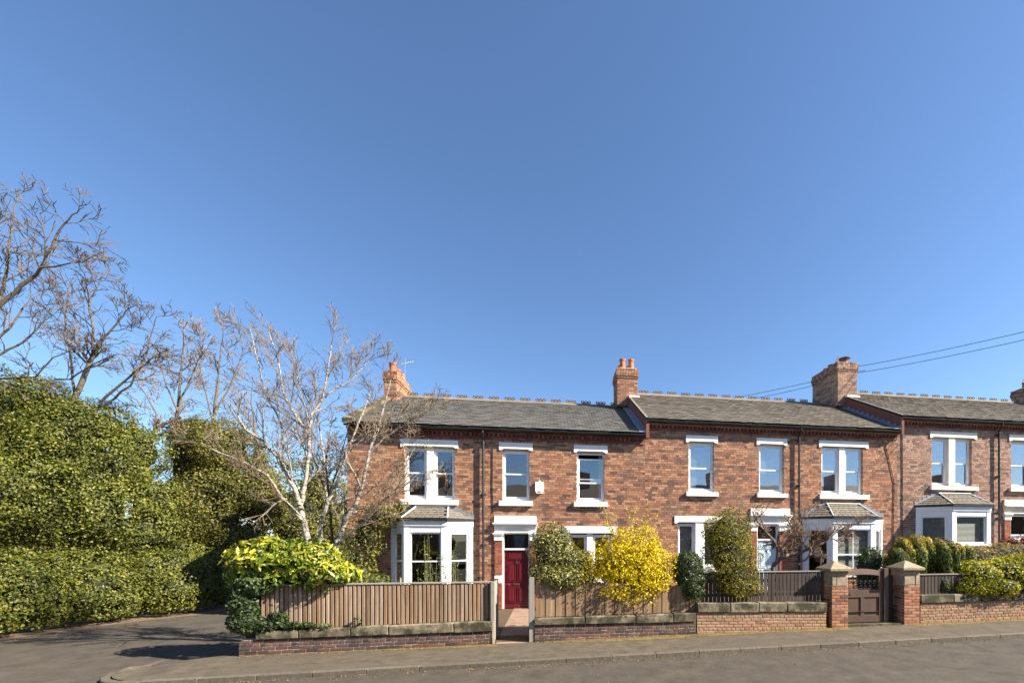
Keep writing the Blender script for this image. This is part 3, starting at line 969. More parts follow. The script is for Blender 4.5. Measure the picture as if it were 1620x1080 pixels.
def sash_flat(parent, O, U, W, w, z0, z1, rail, glass, blind, vbars):
    """glazing of one bay face, all as pieces of the bay (third level)"""
    mb = MB()
    f = 0.05
    mb.obox(O, U, W, 0, f, -0.07, 0.0, z0, z1)
    mb.obox(O, U, W, w - f, w, -0.07, 0.0, z0, z1)
    mb.obox(O, U, W, f, w - f, -0.07, 0.0, z1 - f, z1)
    mb.obox(O, U, W, f, w - f, -0.07, 0.0, z0, z0 + f * 1.2)
    if rail:
        mb.obox(O, U, W, f, w - f, -0.065, -0.008, rail - 0.022, rail + 0.022)
    for k in range(vbars):
        um = f + (w - 2 * f) * (k + 1) / (vbars + 1)
        mb.obox(O, U, W, um - 0.014, um + 0.014, -0.06, -0.012, z0 + f, z1 - f)
    mb.put('sash', 'frame', parent)
    spans = [(z0 + f, (rail - 0.01) if rail else z1 - f)] + ([(rail + 0.01, z1 - f)] if rail else [])
    for a, b in spans:
        p = MB()
        p.obox(O, U, W, f - 0.01, w - f + 0.01, -0.042, -0.036, a - 0.008, b + 0.008)
        p.put('pane', glass, parent)
    if blind:
        bl = MB()
        zb = z1 - 0.03
        while zb > z0 + (z1 - z0) * (1 - blind):
            def pp(u, d, z):
                return (O[0] + U[0] * u + W[0] * d, O[1] + U[1] * u + W[1] * d, z)
            bl.add([pp(0.02, -0.10, zb), pp(w - 0.02, -0.10, zb), pp(w - 0.02, -0.125, zb + 0.030), pp(0.02, -0.125, zb + 0.030)], [(0, 1, 2, 3)])
            zb -= 0.046
        bl.put('blind', 'blind', parent)


def entablature(house, x0, x1, zt, mat='white'):
    mb = MB()
    w0, w1 = x0, x1
    mb.box(w0, w1, F - 0.06, F + 0.1, zt - 0.24, zt)
    mb.box(w0 - 0.05, w1 + 0.05, F - 0.17, F + 0.1, zt - 0.285, zt - 0.243)
    mb.box(w0 - 0.03, w1 + 0.03, F - 0.13, F + 0.1, zt - 0.34, zt - 0.288)
    mb.box(w0 - 0.01, w1 + 0.01, F - 0.09, F + 0.1, zt - 0.41, zt - 0.343)
    mb.box(w0, w1, F - 0.05, F + 0.1, zt - 0.58, zt - 0.413)
    mb.put('door_head', mat, house)


def pilaster(house, x0, x1, z0, zc, band=None, mat='white'):
    """brick pilaster with a moulded capital"""
    mb = MB()
    mb.box(x0 - 0.015, x1 + 0.015, F - 0.075, F + 0.08, zc - 0.26, zc - 0.10)
    mb.box(x0 - 0.04, x1 + 0.04, F - 0.10, F + 0.08, zc - 0.097, zc - 0.05)
    mb.box(x0 - 0.06, x1 + 0.06, F - 0.12, F + 0.08, zc - 0.047, zc)
    cap = mb.put('pilaster', mat, house)
    if band:
        mband = MB()
        mband.box(x0 - 0.004, x1 + 0.004, F - 0.056, F + 0.05, band[0], band[1])
        mband.put('pilaster_band', mat, cap)
    b = MB()
    ex = [(-1, 2, band[0], band[1])] if band else []
    brick_field(b, (x0, F - 0.05), (1, 0), (0, -1), x1 - x0, z0, zc - 0.26, excl=ex, depth=0.045, header_every=99, bl=0.23)
    brick_field(b, (x0, F), (0, -1), (-1, 0), 0.05, z0, zc - 0.26, excl=ex, depth=0.04, header_every=99)
    brick_field(b, (x1, F - 0.05), (0, 1), (1, 0), 0.05, z0, zc - 0.26, excl=ex, depth=0.04, header_every=99)
    b.put('pilaster_bricks', 'brick_red', cap, kind='stuff')
    m = MB()
    m.box(x0 + 0.005, x1 - 0.005, F - 0.043, F, z0, zc - 0.2)
    m.put('pilaster_core', 'mortar', cap)


def panel_door(house, x0, x1, z0, z1, y, mat, fan_z, frame='frame', panels=True, knob=True):
    fr = MB()
    f = 0.05
    fr.box(x0 - f, x0, y - 0.03, y + 0.09, z0, fan_z + f)
    fr.box(x1, x1 + f, y - 0.03, y + 0.09, z0, fan_z + f)
    fr.box(x0, x1, y - 0.03, y + 0.09, fan_z, fan_z + f)
    fr.box(x0, x1, y - 0.035, y + 0.09, z1 + 0.003, z1 + 0.065)
    fr.put('door_frame', frame, house)
    d = MB()
    d.box(x0 + 0.004, x1 - 0.004, y + 0.02, y + 0.065, z0 + 0.012, z1)
    door = d.put('door', mat, house)
    w = x1 - x0
    h = z1 - z0
    if panels:
        rects = [(0.12, 0.88, 0.83, 0.95), (0.10, 0.46, 0.46, 0.77), (0.54, 0.90, 0.46, 0.77), (0.10, 0.46, 0.10, 0.37), (0.54, 0.90, 0.10, 0.37)]
        for a, b, c, e in rects:
            p = MB()
            xa, xb, za, zb = x0 + a * w, x0 + b * w, z0 + c * h, z0 + e * h
            # moulded rim and raised field
            for (u0, u1, v0, v1) in ((xa, xb, za, za + 0.025), (xa, xb, zb - 0.025, zb), (xa, xa + 0.025, za + 0.025, zb - 0.025), (xb - 0.025, xb, za + 0.025, zb - 0.025)):
                p.box(u0, u1, y + 0.002, y + 0.022, v0, v1)
            k = 0.065
            V = [(xa + 0.028, y + 0.019, za + 0.028), (xb - 0.028, y + 0.019, za + 0.028), (xb - 0.028, y + 0.019, zb - 0.028), (xa + 0.028, y + 0.019, zb - 0.028),
                 (xa + k, y + 0.004, za + k * 0.8), (xb - k, y + 0.004, za + k * 0.8), (xb - k, y + 0.004, zb - k * 0.8), (xa + k, y + 0.004, zb - k * 0.8)]
            p.add(V, [(4, 5, 6, 7), (0, 1, 5, 4), (1, 2, 6, 5), (2, 3, 7, 6), (3, 0, 4, 7)])
            p.put('door_panel', mat, door)
    hd = MB()
    hd.lathe((0, 0, 0), [(0.0, 0), (0.03, 0.004), (0.03, 0.03), (0.0, 0.04)], 10)
    hd.v = [(x0 + 0.2 * w + a, y + 0.015 - c, z0 + 0.415 * h + b) for a, b, c in hd.v]
    hd.box(x0 + 0.36 * w, x0 + 0.64 * w, y + 0.006, y + 0.018, z0 + 0.40 * h, z0 + 0.43 * h)
    hd.box(x0 + 0.48 * w, x0 + 0.52 * w, y - 0.012, y + 0.018, z0 + 0.76 * h, z0 + 0.82 * h)
    hd.put('door_handle', 'brass', door)
    g_ = MB()
    g_.box(x0 + 0.002, x1 - 0.002, y + 0.035, y + 0.041, z1 + 0.065, fan_z)
    g_.put('fanlight', 'glass_d', house)
    return door


def house_shell(name, label, x0, x1, zb, ze, yr, zr, holes, brick, left_gable=True):
    h = thing(name, label, 'house', ((x0 + x1) / 2, F, zb), 'terraced brick houses')
    bk = MB()
    wall_backing(bk, x0, x1, F + 0.008, F + 0.26, zb - 0.6, ze, [(a - 0.004, b + 0.004, c - 0.004, d + 0.004) for a, b, c, d in holes])
    wall = bk.put('wall', 'mortar', h)
    br = MB()
    brick_field(br, (x0, F), (1, 0), (0, -1), x1 - x0, zb - 0.1, ze - 0.25, excl=[(a - x0, b - x0, c, d) for a, b, c, d in holes], depth=0.11, header_every=5)
    br.put('brickwork', brick, wall, kind='stuff')
    # side and rear walls up under the roof, floors and a rear room wall
    s = MB()
    yb = yr + (yr - F) * 0.9
    ye = F - 0.26
    m_ = (zr - ze) / (yr - ye)
    def zroof(y):
        return (ze + (y - ye) * m_ if y < yr else zr - (y - yr) * m_) - 0.03
    for xa, xb in ((x0, x0 + 0.22), (x1 - 0.22, x1 - 0.004)):
        s.prism([(F + 0.262, zb - 0.6), (yb, zb - 0.6), (yb, zroof(yb) - 0.14), (yr, zr - 0.17), (F + 0.262, zroof(F + 0.262) - 0.14)], xa, xb, 'x')
    s.box(x0 + 0.222, x1 - 0.222, yb - 0.22, yb, zb - 0.6, ze - 0.1)
    s.put('side_walls', brick, h)
    inn = MB()
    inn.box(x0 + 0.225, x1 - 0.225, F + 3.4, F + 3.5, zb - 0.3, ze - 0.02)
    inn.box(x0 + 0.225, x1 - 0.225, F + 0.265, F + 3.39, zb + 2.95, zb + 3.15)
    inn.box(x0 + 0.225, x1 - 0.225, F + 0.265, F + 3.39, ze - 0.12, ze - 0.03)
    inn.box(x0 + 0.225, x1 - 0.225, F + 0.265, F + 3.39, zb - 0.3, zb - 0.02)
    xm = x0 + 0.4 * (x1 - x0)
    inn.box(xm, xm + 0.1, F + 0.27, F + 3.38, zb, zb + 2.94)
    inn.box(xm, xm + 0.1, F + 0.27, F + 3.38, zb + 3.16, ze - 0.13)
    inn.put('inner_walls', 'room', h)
    return h


def gable_step(house, x, ye, ze, yr, zr, drop, mat='cornice', flash_w=0.26):
    """brick upstand where a house stands above its neighbour's roof, with lead at its foot"""
    mb = MB()
    m_ = (zr - ze) / (yr - ye)
    mb.prism([(ye + 0.02, ze - 0.035), (yr, zr - 0.035), (yr, zr - drop - 0.15), (ye + 0.02, ze - drop - 0.15)], x - 0.012, x + 0.1, 'x')
    mb.put('gable_upstand', mat, house)
    fl = MB()
    L = math.hypot(yr - ye, zr - ze)
    n = 14
    for k in range(n):
        a, b = k / n, (k + 1) / n
        ya, yb = ye + (yr - ye) * a, ye + (yr - ye) * b
        za, zb = ze - drop + (zr - ze) * a, ze - drop + (zr - ze) * b
        fl.add([(x - flash_w, ya, za + 0.045), (x - 0.014, ya, za + 0.06), (x - 0.014, yb - 0.01, zb + 0.06), (x - flash_w, yb - 0.01, zb + 0.045),
                (x - 0.0145, ya, za + 0.16 + 0.03), (x - 0.0145, yb - 0.01, za + 0.16 + 0.03)], [(0, 1, 2, 3), (1, 4, 5, 2)])
    put('lead_flashing', fl.mesh('lead_flashing', 'lead', fix=False), house)
    cp = MB()
    cp.prism([(ye - 0.01, ze + 0.03), (yr, zr + 0.03), (yr, zr + 0.052), (ye - 0.01, ze + 0.052)], x - 0.03, x + 0.06, 'x')
    cp.put('verge', 'slate_b', house)


YE, YR = F - 0.26, F + 4.0
# ================================================================== house 1 (left end of the terrace)
h1_holes = [(-4.73, -3.16, 3.72, 5.44), (-1.60, -0.70, 3.72, 5.44), (0.93, 1.89, 3.72, 5.44), (-1.60, -0.68, 0.0, 2.66), (0.62, 2.15, 0.95, 2.60), (-4.9, -2.8, 0.5, 2.7)]
H1 = house_shell('terraced_house', 'brick end house with burgundy front door behind the slatted picket fence', HX[0][0], HX[0][1], 0.0, 6.12, YR, 8.30, h1_holes, 'brick_a')
roof(H1, HX[0][0] + 0.1, HX[0][1] - 0.012, YE, 6.13, YR, 8.30, 'slate_a', ridge_from=-5.95, ridge_to=3.2)
gutter_and_cornice(H1, HX[0][0], HX[0][1] - 0.03, 6.08, -2.22, 0.0)
vc = MB()
vc.prism([(YE - 0.02, 6.10), (YR, 8.30), (YR, 8.45), (YE - 0.02, 6.25)], -6.52, -6.22, 'x')
vc.put('verge_coping', 'stone', H1)
lintel_sill(H1, -4.85, -3.04, 5.43, 5.70, 3.54, 3.72)
for a, b in ((-4.73, -4.05), (-3.83, -3.16)):
    sash_window(H1, a, b, 3.72, 5.43, F + 0.10, 4.60)
m = MB()
m.box(-4.047, -3.833, F + 0.03, F + 0.24, 3.715, 5.47)
m.put('mullion', 'white', H1)
for i, (a, b) in enumerate(((-1.60, -0.70), (0.93, 1.89))):
    lintel_sill(H1, a - 0.11, b + 0.11, 5.43, 5.69, 3.54, 3.72)
    sash_window(H1, a, b, 3.72, 5.43, F + 0.09, 4.63 if i == 0 else 4.52, open_top=0.0 if i == 0 else 0.14)
lintel_sill(H1, 0.43, 2.32, 2.57, 2.86, 0.78, 0.95)
for a, b in ((0.62, 1.28), (1.48, 2.15)):
    sash_window(H1, a, b, 0.95, 2.57, F + 0.10, 1.75)
m = MB()
m.box(1.283, 1.477, F + 0.03, F + 0.24, 0.945, 2.61)
m.put('mullion', 'white', H1)
entablature(H1, -1.86, -0.46, 3.20)
pilaster(H1, -1.85, -1.62, 0.03, 2.62, (0.92, 1.16))
pilaster(H1, -0.67, -0.46, 0.03, 2.62, (0.92, 1.16))
panel_door(H1, -1.55, -0.735, 0.03, 2.03, F + 0.06, 'door_r', 2.58)
bay_window(H1, -5.12, -2.60, 0.75, 0.62, 0.66, 0.0, 0.78, 2.62, 3.06, 3.46, 1.70, slate='slate_b', blinds=None, col=0.14)
chimney(H1, -6.44, -5.98, F + 3.1, F + 4.8, 7.6, 9.02, [(-6.2, F + 3.4, 0.42, 0.13, ''), (-6.2, F + 3.95, 0.36, 0.12, ''), (-6.2, F + 4.45, 0.36, 0.12, '')])
cb = MB()
cb.tube([(-1.92, F - 0.02, 5.5), (-1.93, F - 0.02, 4.2), (-1.91, F - 0.02, 3.3)], 0.012, 5)
cb.tube([(-2.18, F - 0.02, 5.3), (-2.05, F - 0.02, 5.42), (-1.98, F - 0.02, 5.4), (-1.92, F - 0.02, 5.3)], 0.01, 5)
cb.put('cable', 'black', H1)
cu = MB()
for k in range(8):
    xk = 1.72 + 0.012 * k
    cu.box(xk, xk + 0.011, F + 0.22 + 0.02 * (k % 2), F + 0.225 + 0.02 * (k % 2), 3.75, 5.4)
cu.put('curtain', 'curtain', H1)

# ================================================================== house 2 (middle)
h2_holes = [(4.98, 5.95, 4.13, 5.93), (7.71, 8.70, 4.13, 5.93), (10.25, 12.0, 4.13, 5.95), (4.58, 6.22, 1.35, 3.0), (7.60, 8.50, 0.5, 3.0), (9.7, 12.6, 0.9, 2.9)]
H2 = house_shell('terraced_house', 'middle brick house with pale blue door behind the bare crooked tree', HX[1][0], HX[1][1], 0.46, 6.62, YR, 8.90, h2_holes, 'brick_a')
roof(H2, HX[1][0], HX[1][1] - 0.012, YE, 6.65, YR, 8.90, 'slate_b', ridge_from=3.85, ridge_to=12.95)
gutter_and_cornice(H2, HX[1][0] + 0.01, HX[1][1] - 0.03, 6.60, 9.27, 0.46, pink=True)
gable_step(H2, HX[1][0], YE, 6.65, YR, 8.90, 0.52)
lintel_sill(H2, 4.87, 6.08, 5.92, 6.18, 3.97, 4.13)
lintel_sill(H2, 7.60, 8.82, 5.92, 6.18, 3.97, 4.13)
lintel_sill(H2, 10.13, 12.22, 5.92, 6.18, 3.95, 4.13)
sash_window(H2, 4.98, 5.95, 4.13, 5.93, F + 0.09, 5.0, blind=0.97, glass='glass_l')
sash_window(H2, 7.71, 8.70, 4.13, 5.93, F + 0.09, 5.0, blind=0.6, glass='glass_l')
sash_window(H2, 10.25, 11.02, 4.13, 5.93, F + 0.09, 5.02, blind=0.97, glass='glass_l')
sash_window(H2, 11.26, 12.0, 4.13, 5.93, F + 0.09, 5.02, glass='glass_l')
m = MB()
m.box(11.023, 11.257, F + 0.03, F + 0.24, 4.125, 5.98)
m.put('mullion', 'white', H2)
lintel_sill(H2, 4.44, 6.36, 2.98, 3.25, 1.18, 1.35)
sash_window(H2, 4.58, 5.23, 1.35, 2.98, F + 0.09, None, blind=0.97)
sash_window(H2, 5.53, 6.22, 1.35, 2.98, F + 0.09, None, blind=0.97)
m = MB()
m.box(5.233, 5.527, F + 0.02, F + 0.24, 1.345, 3.03)
m.box(5.233, 5.527, F - 0.03, F + 0.02, 1.345, 2.97)
m.put('mullion', 'white', H2)
entablature(H2, 7.36, 8.92, 3.56)
pilaster(H2, 7.37, 7.60, 0.46, 2.97)
pilaster(H2, 8.50, 8.90, 0.46, 2.97)
panel_door(H2, 7.66, 8.44, 0.48, 2.36, F + 0.06, 'door_b', 2.90)
bay_window(H2, 9.48, 12.80, 0.66, 0.78, 0.85, 0.46, 1.10, 2.78, 3.24, 3.74, 1.84, slate='slate_b', blinds=(None, 0.97, 0.97), vb=1, col=0.15, glass='glass_d')
chimney(H2, 2.86, 3.74, F + 3.3, F + 4.45, 8.2, 9.78, [(3.12, F + 3.55, 0.47, 0.125, ''), (3.50, F + 3.55, 0.47, 0.125, ''), (3.12, F + 4.15, 0.40, 0.12, ''), (3.50, F + 4.15, 0.40, 0.12, '')])
fl = MB()
fl.prism([(3.33, 8.49), (3.80, 8.49), (3.80, 8.58), (3.36, 8.58)], F + 3.12, F + 3.30, 'y')
fl.put('cement_fillet', 'lead_w', H2)

# ================================================================== house 3 (right)
h3_holes = [(15.06, 16.90, 4.55, 6.45), (18.78, 19.75, 4.55, 6.45), (18.72, 19.9, 0.95, 3.5), (14.5, 17.4, 1.8, 3.3)]
H3 = house_shell('terraced_house', 'right brick house with white bay above the golden conifers', HX[2][0], HX[2][1], 0.95, 7.15, YR, 9.48, h3_holes, 'brick_c')
roof(H3, HX[2][0], HX[2][1], YE, 7.19, YR, 9.48, 'slate_b', ridge_from=14.15, ridge_to=24.9)
gutter_and_cornice(H3, HX[2][0] + 0.01, HX[2][1], 7.14, 18.09, 0.95, pink=True)
gable_step(H3, HX[2][0], YE, 7.19, YR, 9.48, 0.55)
lintel_sill(H3, 14.95, 17.12, 6.45, 6.72, 4.38, 4.55, 'cream')
lintel_sill(H3, 18.66, 19.88, 6.45, 6.72, 4.38, 4.55, 'cream')
sash_window(H3, 15.06, 15.83, 4.55, 6.46, F + 0.10, 5.46, glass='glass_l')
sash_window(H3, 16.13, 16.90, 4.55, 6.46, F + 0.10, 5.46, glass='glass_l')
sash_window(H3, 18.78, 19.75, 4.55, 6.46, F + 0.10, 5.46, glass='glass_l')
m = MB()
m.box(15.833, 16.127, F + 0.0, F + 0.24, 4.545, 6.50)
m.put('mullion', 'cream', H3)
entablature(H3, 18.40, 20.2, 4.04, 'cream')
pilaster(H3, 18.41, 18.70, 0.95, 3.46, None, 'cream')
pilaster(H3, 19.92, 20.2, 0.95, 3.46, None, 'cream')
panel_door(H3, 18.80, 19.82, 0.97, 2.55, F + 0.06, 'frame', 3.36, panels=True)
bay_window(H3, 14.34, 17.76, 0.75, 0.86, 0.86, 0.95, 2.24, 3.30, 3.74, 4.22, None, slate='slate_b', blinds=(0.97, 0.97, 0.97), col=0.17)
chimney(H3, 13.12, 14.10, F + 3.1, F + 5.1, 8.6, 10.62, [(13.6, F + 3.3, 0.16, 0.17, 'cowl'), (13.6, F + 3.75, 0.26, 0.13, 'guard'), (13.6, F + 4.2, 0.2, 0.14, 'cowl'), (13.6, F + 4.7, 0.3, 0.12, '')], 'brick_c')
chimney(H3, 24.98, 25.55, F + 3.1, F + 5.1, 9.0, 10.5, [(25.25, F + 4.6, 0.34, 0.14, 'guard'), (25.25, F + 3.6, 0.34, 0.14, '')], 'brick_c')
fl = MB()
fl.prism([(13.46, 8.95), (14.12, 8.95), (14.12, 9.05), (13.50, 9.05)], F + 2.92, F + 3.10, 'y')
fl.put('cement_fillet', 'lead_w', H3)
cb = MB()
cb.tube([(13.7, F - 0.02, 6.7), (13.72, F - 0.02, 5.0), (13.7, F - 0.02, 2.0)], 0.014, 5)
cb.tube([(12.95, F - 0.02, 6.1), (13.1, F - 0.02, 5.6), (13.35, F - 0.02, 4.6), (13.3, F - 0.02, 2.0)], 0.012, 5)
cb.put('cable', 'black', H3)

# terrace across the road, behind the viewer: it is what the panes reflect
ot = thing('terraced_house', 'brick terrace across the road mirrored in the upstairs panes', 'house', (18, -16, g(18)), 'terraced brick houses')
for k in range(6):
    xa = -27 + 15 * k
    zb, dz = g(xa), 0.25 * k
    m = MB()
    m.box(xa, xa + 14.96, -21, -14, zb - 0.5, 5.6 + dz)
    m.put('wall', 'brick_c', ot)
    m = MB()
    m.prism([(-21.2, 5.6 + dz), (-13.7, 5.6 + dz), (-17.5, 8.1 + dz)], xa, xa + 14.97, 'x')
    m.put('roof', 'slate_b', ot)
    m = MB()
    m.box(xa + 0.1, xa + 1.2, -18.2, -16.8, 7.0 + dz, 9.3 + dz)
    m.put('chimney', 'brick_c', ot)
    for j in range(4):
        for zz in (1.0, 3.6):
            m = MB()
            m.box(xa + 1.6 + 3.4 * j, xa + 2.7 + 3.4 * j, -13.995, -13.95, zz + dz, zz + 1.7 + dz)
            m.put('window', 'frame', ot)

# alarm box
ab = thing('alarm_box', 'white alarm box on the brick wall between the two upstairs windows', 'alarm', (-0.36, F - 0.06, 4.0))
m = MB()
m.prism([(-0.50, 4.06), (-0.45, 3.97), (-0.27, 3.97), (-0.22, 4.06), (-0.22, 4.36), (-0.50, 4.36)], F - 0.125, F - 0.004, 'y')
m.put('cover', 'plastic', ab)
m = MB()
m.lathe((-0.36, F - 0.06, 4.36), [(0.035, 0), (0.035, 0.03), (0.015, 0.06), (0.0, 0.065)], 10)
m.put('strobe', 'plastic', ab)
m = MB()
m.box(-0.42, -0.31, F - 0.131, F - 0.126, 4.0, 4.05)
m.put('lamp_lens', 'lead', ab)

# roof aerial on the left chimney
ae = thing('tv_aerial', 'thin metal aerial on the leftmost chimney', 'aerial', (-6.0, F + 4.2, 9.0))
m = MB()
m.tube([(-6.0, F + 4.2, 8.6), (-6.0, F + 4.2, 10.0)], 0.012, 6)
m.put('mast', 'alu', ae)
m = MB()
A_, B_ = Vector((-6.15, F + 4.15, 9.72)), Vector((-5.70, F + 4.4, 9.95))
m.tube([A_, B_], 0.009, 5)
for k in range(7):
    c = A_.lerp(B_, k / 6)
    m.tube([c + Vector((0.05, -0.09, 0.07)), c - Vector((0.05, -0.09, 0.07))], 0.005, 4)
m.put('boom', 'alu', ae)

# overhead cables fixed to the big chimney
def cable(label, a, b, sag):
    m = MB()
    a, b = Vector(a), Vector(b)
    pts = []
    for i in range(25):
        t = i / 24
        p = a.lerp(b, t)
        p.z -= sag * 4 * t * (1 - t)
        pts.append(p)
    m.tube(pts, 0.012, 5)
    o = m.put('overhead_cable', 'black', None)
    tag(o, label, 'cable', 'overhead cables')


cable('upper black cable from the big chimney to the right edge', (14.12, F + 3.3, 10.5), at(1720, 500, 13), 0.1)
cable('lower black cable from the big chimney to the right edge', (14.12, F + 3.5, 10.25), at(1720, 514, 13), 0.1)
cable('upper black cable from the big chimney down behind the middle roof ridge', (13.1, F + 4.9, 10.35), at(1120, 636, 24), 0.05)
cable('lower black cable from the big chimney down behind the middle roof ridge', (13.1, F + 4.7, 10.1), at(1150, 638, 24), 0.05)
br = thing('cable_bracket', 'dark cable bracket on the right side of the big chimney', 'bracket', (14.12, F + 3.3, 10.2))
m = MB()
m.tube([(14.11, F + 3.3, 10.05), (14.16, F + 3.3, 10.62)], 0.016, 5)
m.tube([(14.12, F + 3.3, 10.4), (14.32, F + 3.25, 10.58)], 0.014, 5)
m.tube([(14.12, F + 3.3, 10.25), (14.62, F + 3.2, 10.34)], 0.014, 5)
m.put('arm', 'black', br)

# ================================================================== garden walls
bm3 = {}
for key in ('gw_a', 'gw_c', 'pier'):
    bm3[key] = {'s': [bevel_box_mesh('brick', 0.226, 0.10, 0.066, key, 0.006, 0.0025, s) for s in range(4)],
                'h': [bevel_box_mesh('brick', 0.108, 0.10, 0.066, key, 0.006, 0.0025, s + 10) for s in range(2)]}


def garden_wall(label, x0, x1, ztop_a, ztop_b, zcop_a, zcop_b, key, joints, ncourse=6, face=WY, cop_front=0.035, cop_x=None):
    """ztop = underside of the coping at each end, zcop = top of the coping"""
    w = thing('garden_wall', label, 'wall', ((x0 + x1) / 2, face + 0.11, g((x0 + x1) / 2)), 'brick garden walls along the pavement')
    sl = (ztop_b - ztop_a) / (x1 - x0)
    def zt(x):
        return ztop_a + sl * (x - x0)
    c = MB()
    c.prism([(x0 + 0.01, g(x0) - 0.2), (x1 - 0.01, g(x1) - 0.2), (x1 - 0.01, zt(x1) - 0.002), (x0 + 0.01, zt(x0) - 0.002)], face + 0.012, face + 0.22, 'y')
    c.put('mortar_core', 'mortar_d', w)
    ang = -math.atan(sl)
    ch = 0.0765
    for r in range(ncourse):
        L = 0.236
        hdr = (r % 4 == 1)
        if hdr:
            L = 0.118
        x = x0 - (r % 2) * 0.118 - (0.059 if hdr else 0)
        while x < x1 - 0.02:
            a, b = max(x, x0), min(x + L, x1)
            zc = zt((a + b) / 2) - ch * (r + 0.5)
            if b - a > 0.05 and zc > g((a + b) / 2) - 0.05:
                me = RNG.choice(bm3[key]['h'] if hdr else bm3[key]['s'])
                o = put('brick', me, w, ((a + b) / 2, face + 0.05 + RNG.uniform(-0.003, 0.003), zc), (0, ang, 0))
                o.scale.x = (b - a - 0.015) / (0.108 if hdr else 0.226)
                o.scale.z = 0.93
            x += L
    cs = (zcop_b - zcop_a) / (x1 - x0)
    js = [(cop_x or x0)] + joints + [x1]
    for a, b in zip(js[:-1], js[1:]):
        za = (zt(a) + zt(b)) / 2
        zb = zcop_a + cs * ((a + b) / 2 - x0)
        me = bevel_box_mesh('coping_stone', b - a - 0.012, 0.30, zb - za, 'stone', 0.016, 0.007, int(a * 100) + 500)
        put('coping_stone', me, w, ((a + b) / 2, face + 0.15 - cop_front, (za + zb) / 2 + RNG.uniform(-0.004, 0.004)), (0, -math.atan((cs + sl) / 2), 0))
    return w


def X(px, Y=WY):
    return at(px, 900, Y).x


WA = garden_wall('dark purple brick garden wall below the slatted picket fence', -6.45, -1.29, 0.265, 0.30, 0.44, 0.53, 'gw_a', [X(473), X(555), X(615), X(718)], 6, cop_x=-6.12)
rt = MB()
rt.box(-6.45, -6.24, WY + 0.225, F - 0.02, -0.3, 0.5)
rt.put('return_wall', 'gw_a', WA)
WB = garden_wall('dark brick garden wall below the forsythia', -0.36, 3.53, 0.40, 0.375, 0.555, 0.59, 'gw_a', [X(925), X(1005), X(1065)], 6)
WC = garden_wall('pale orange brick garden wall left of the gate piers', 3.545, 7.02, 0.60, 0.53, 0.835, 0.765, 'gw_c', [X(1155), X(1200), X(1245)], 8)
WE = garden_wall('pale orange brick garden wall under the lime yellow shrub', 9.75, 20.0, 0.68, 0.80, 0.90, 1.02, 'gw_c', [10.75, 11.6, 12.6, 13.6, 14.6, 16, 17.5, 19], 9)
soil = MB()
for a, b, z in ((3.55, 7.05, 0.55), (9.75, 20, 0.82)):
    soil.box(a, b, WY + 0.23, WY + 0.9, -0.2, z)
o = soil.put('raised_bed', 'soil', None)
o['kind'] = 'structure'


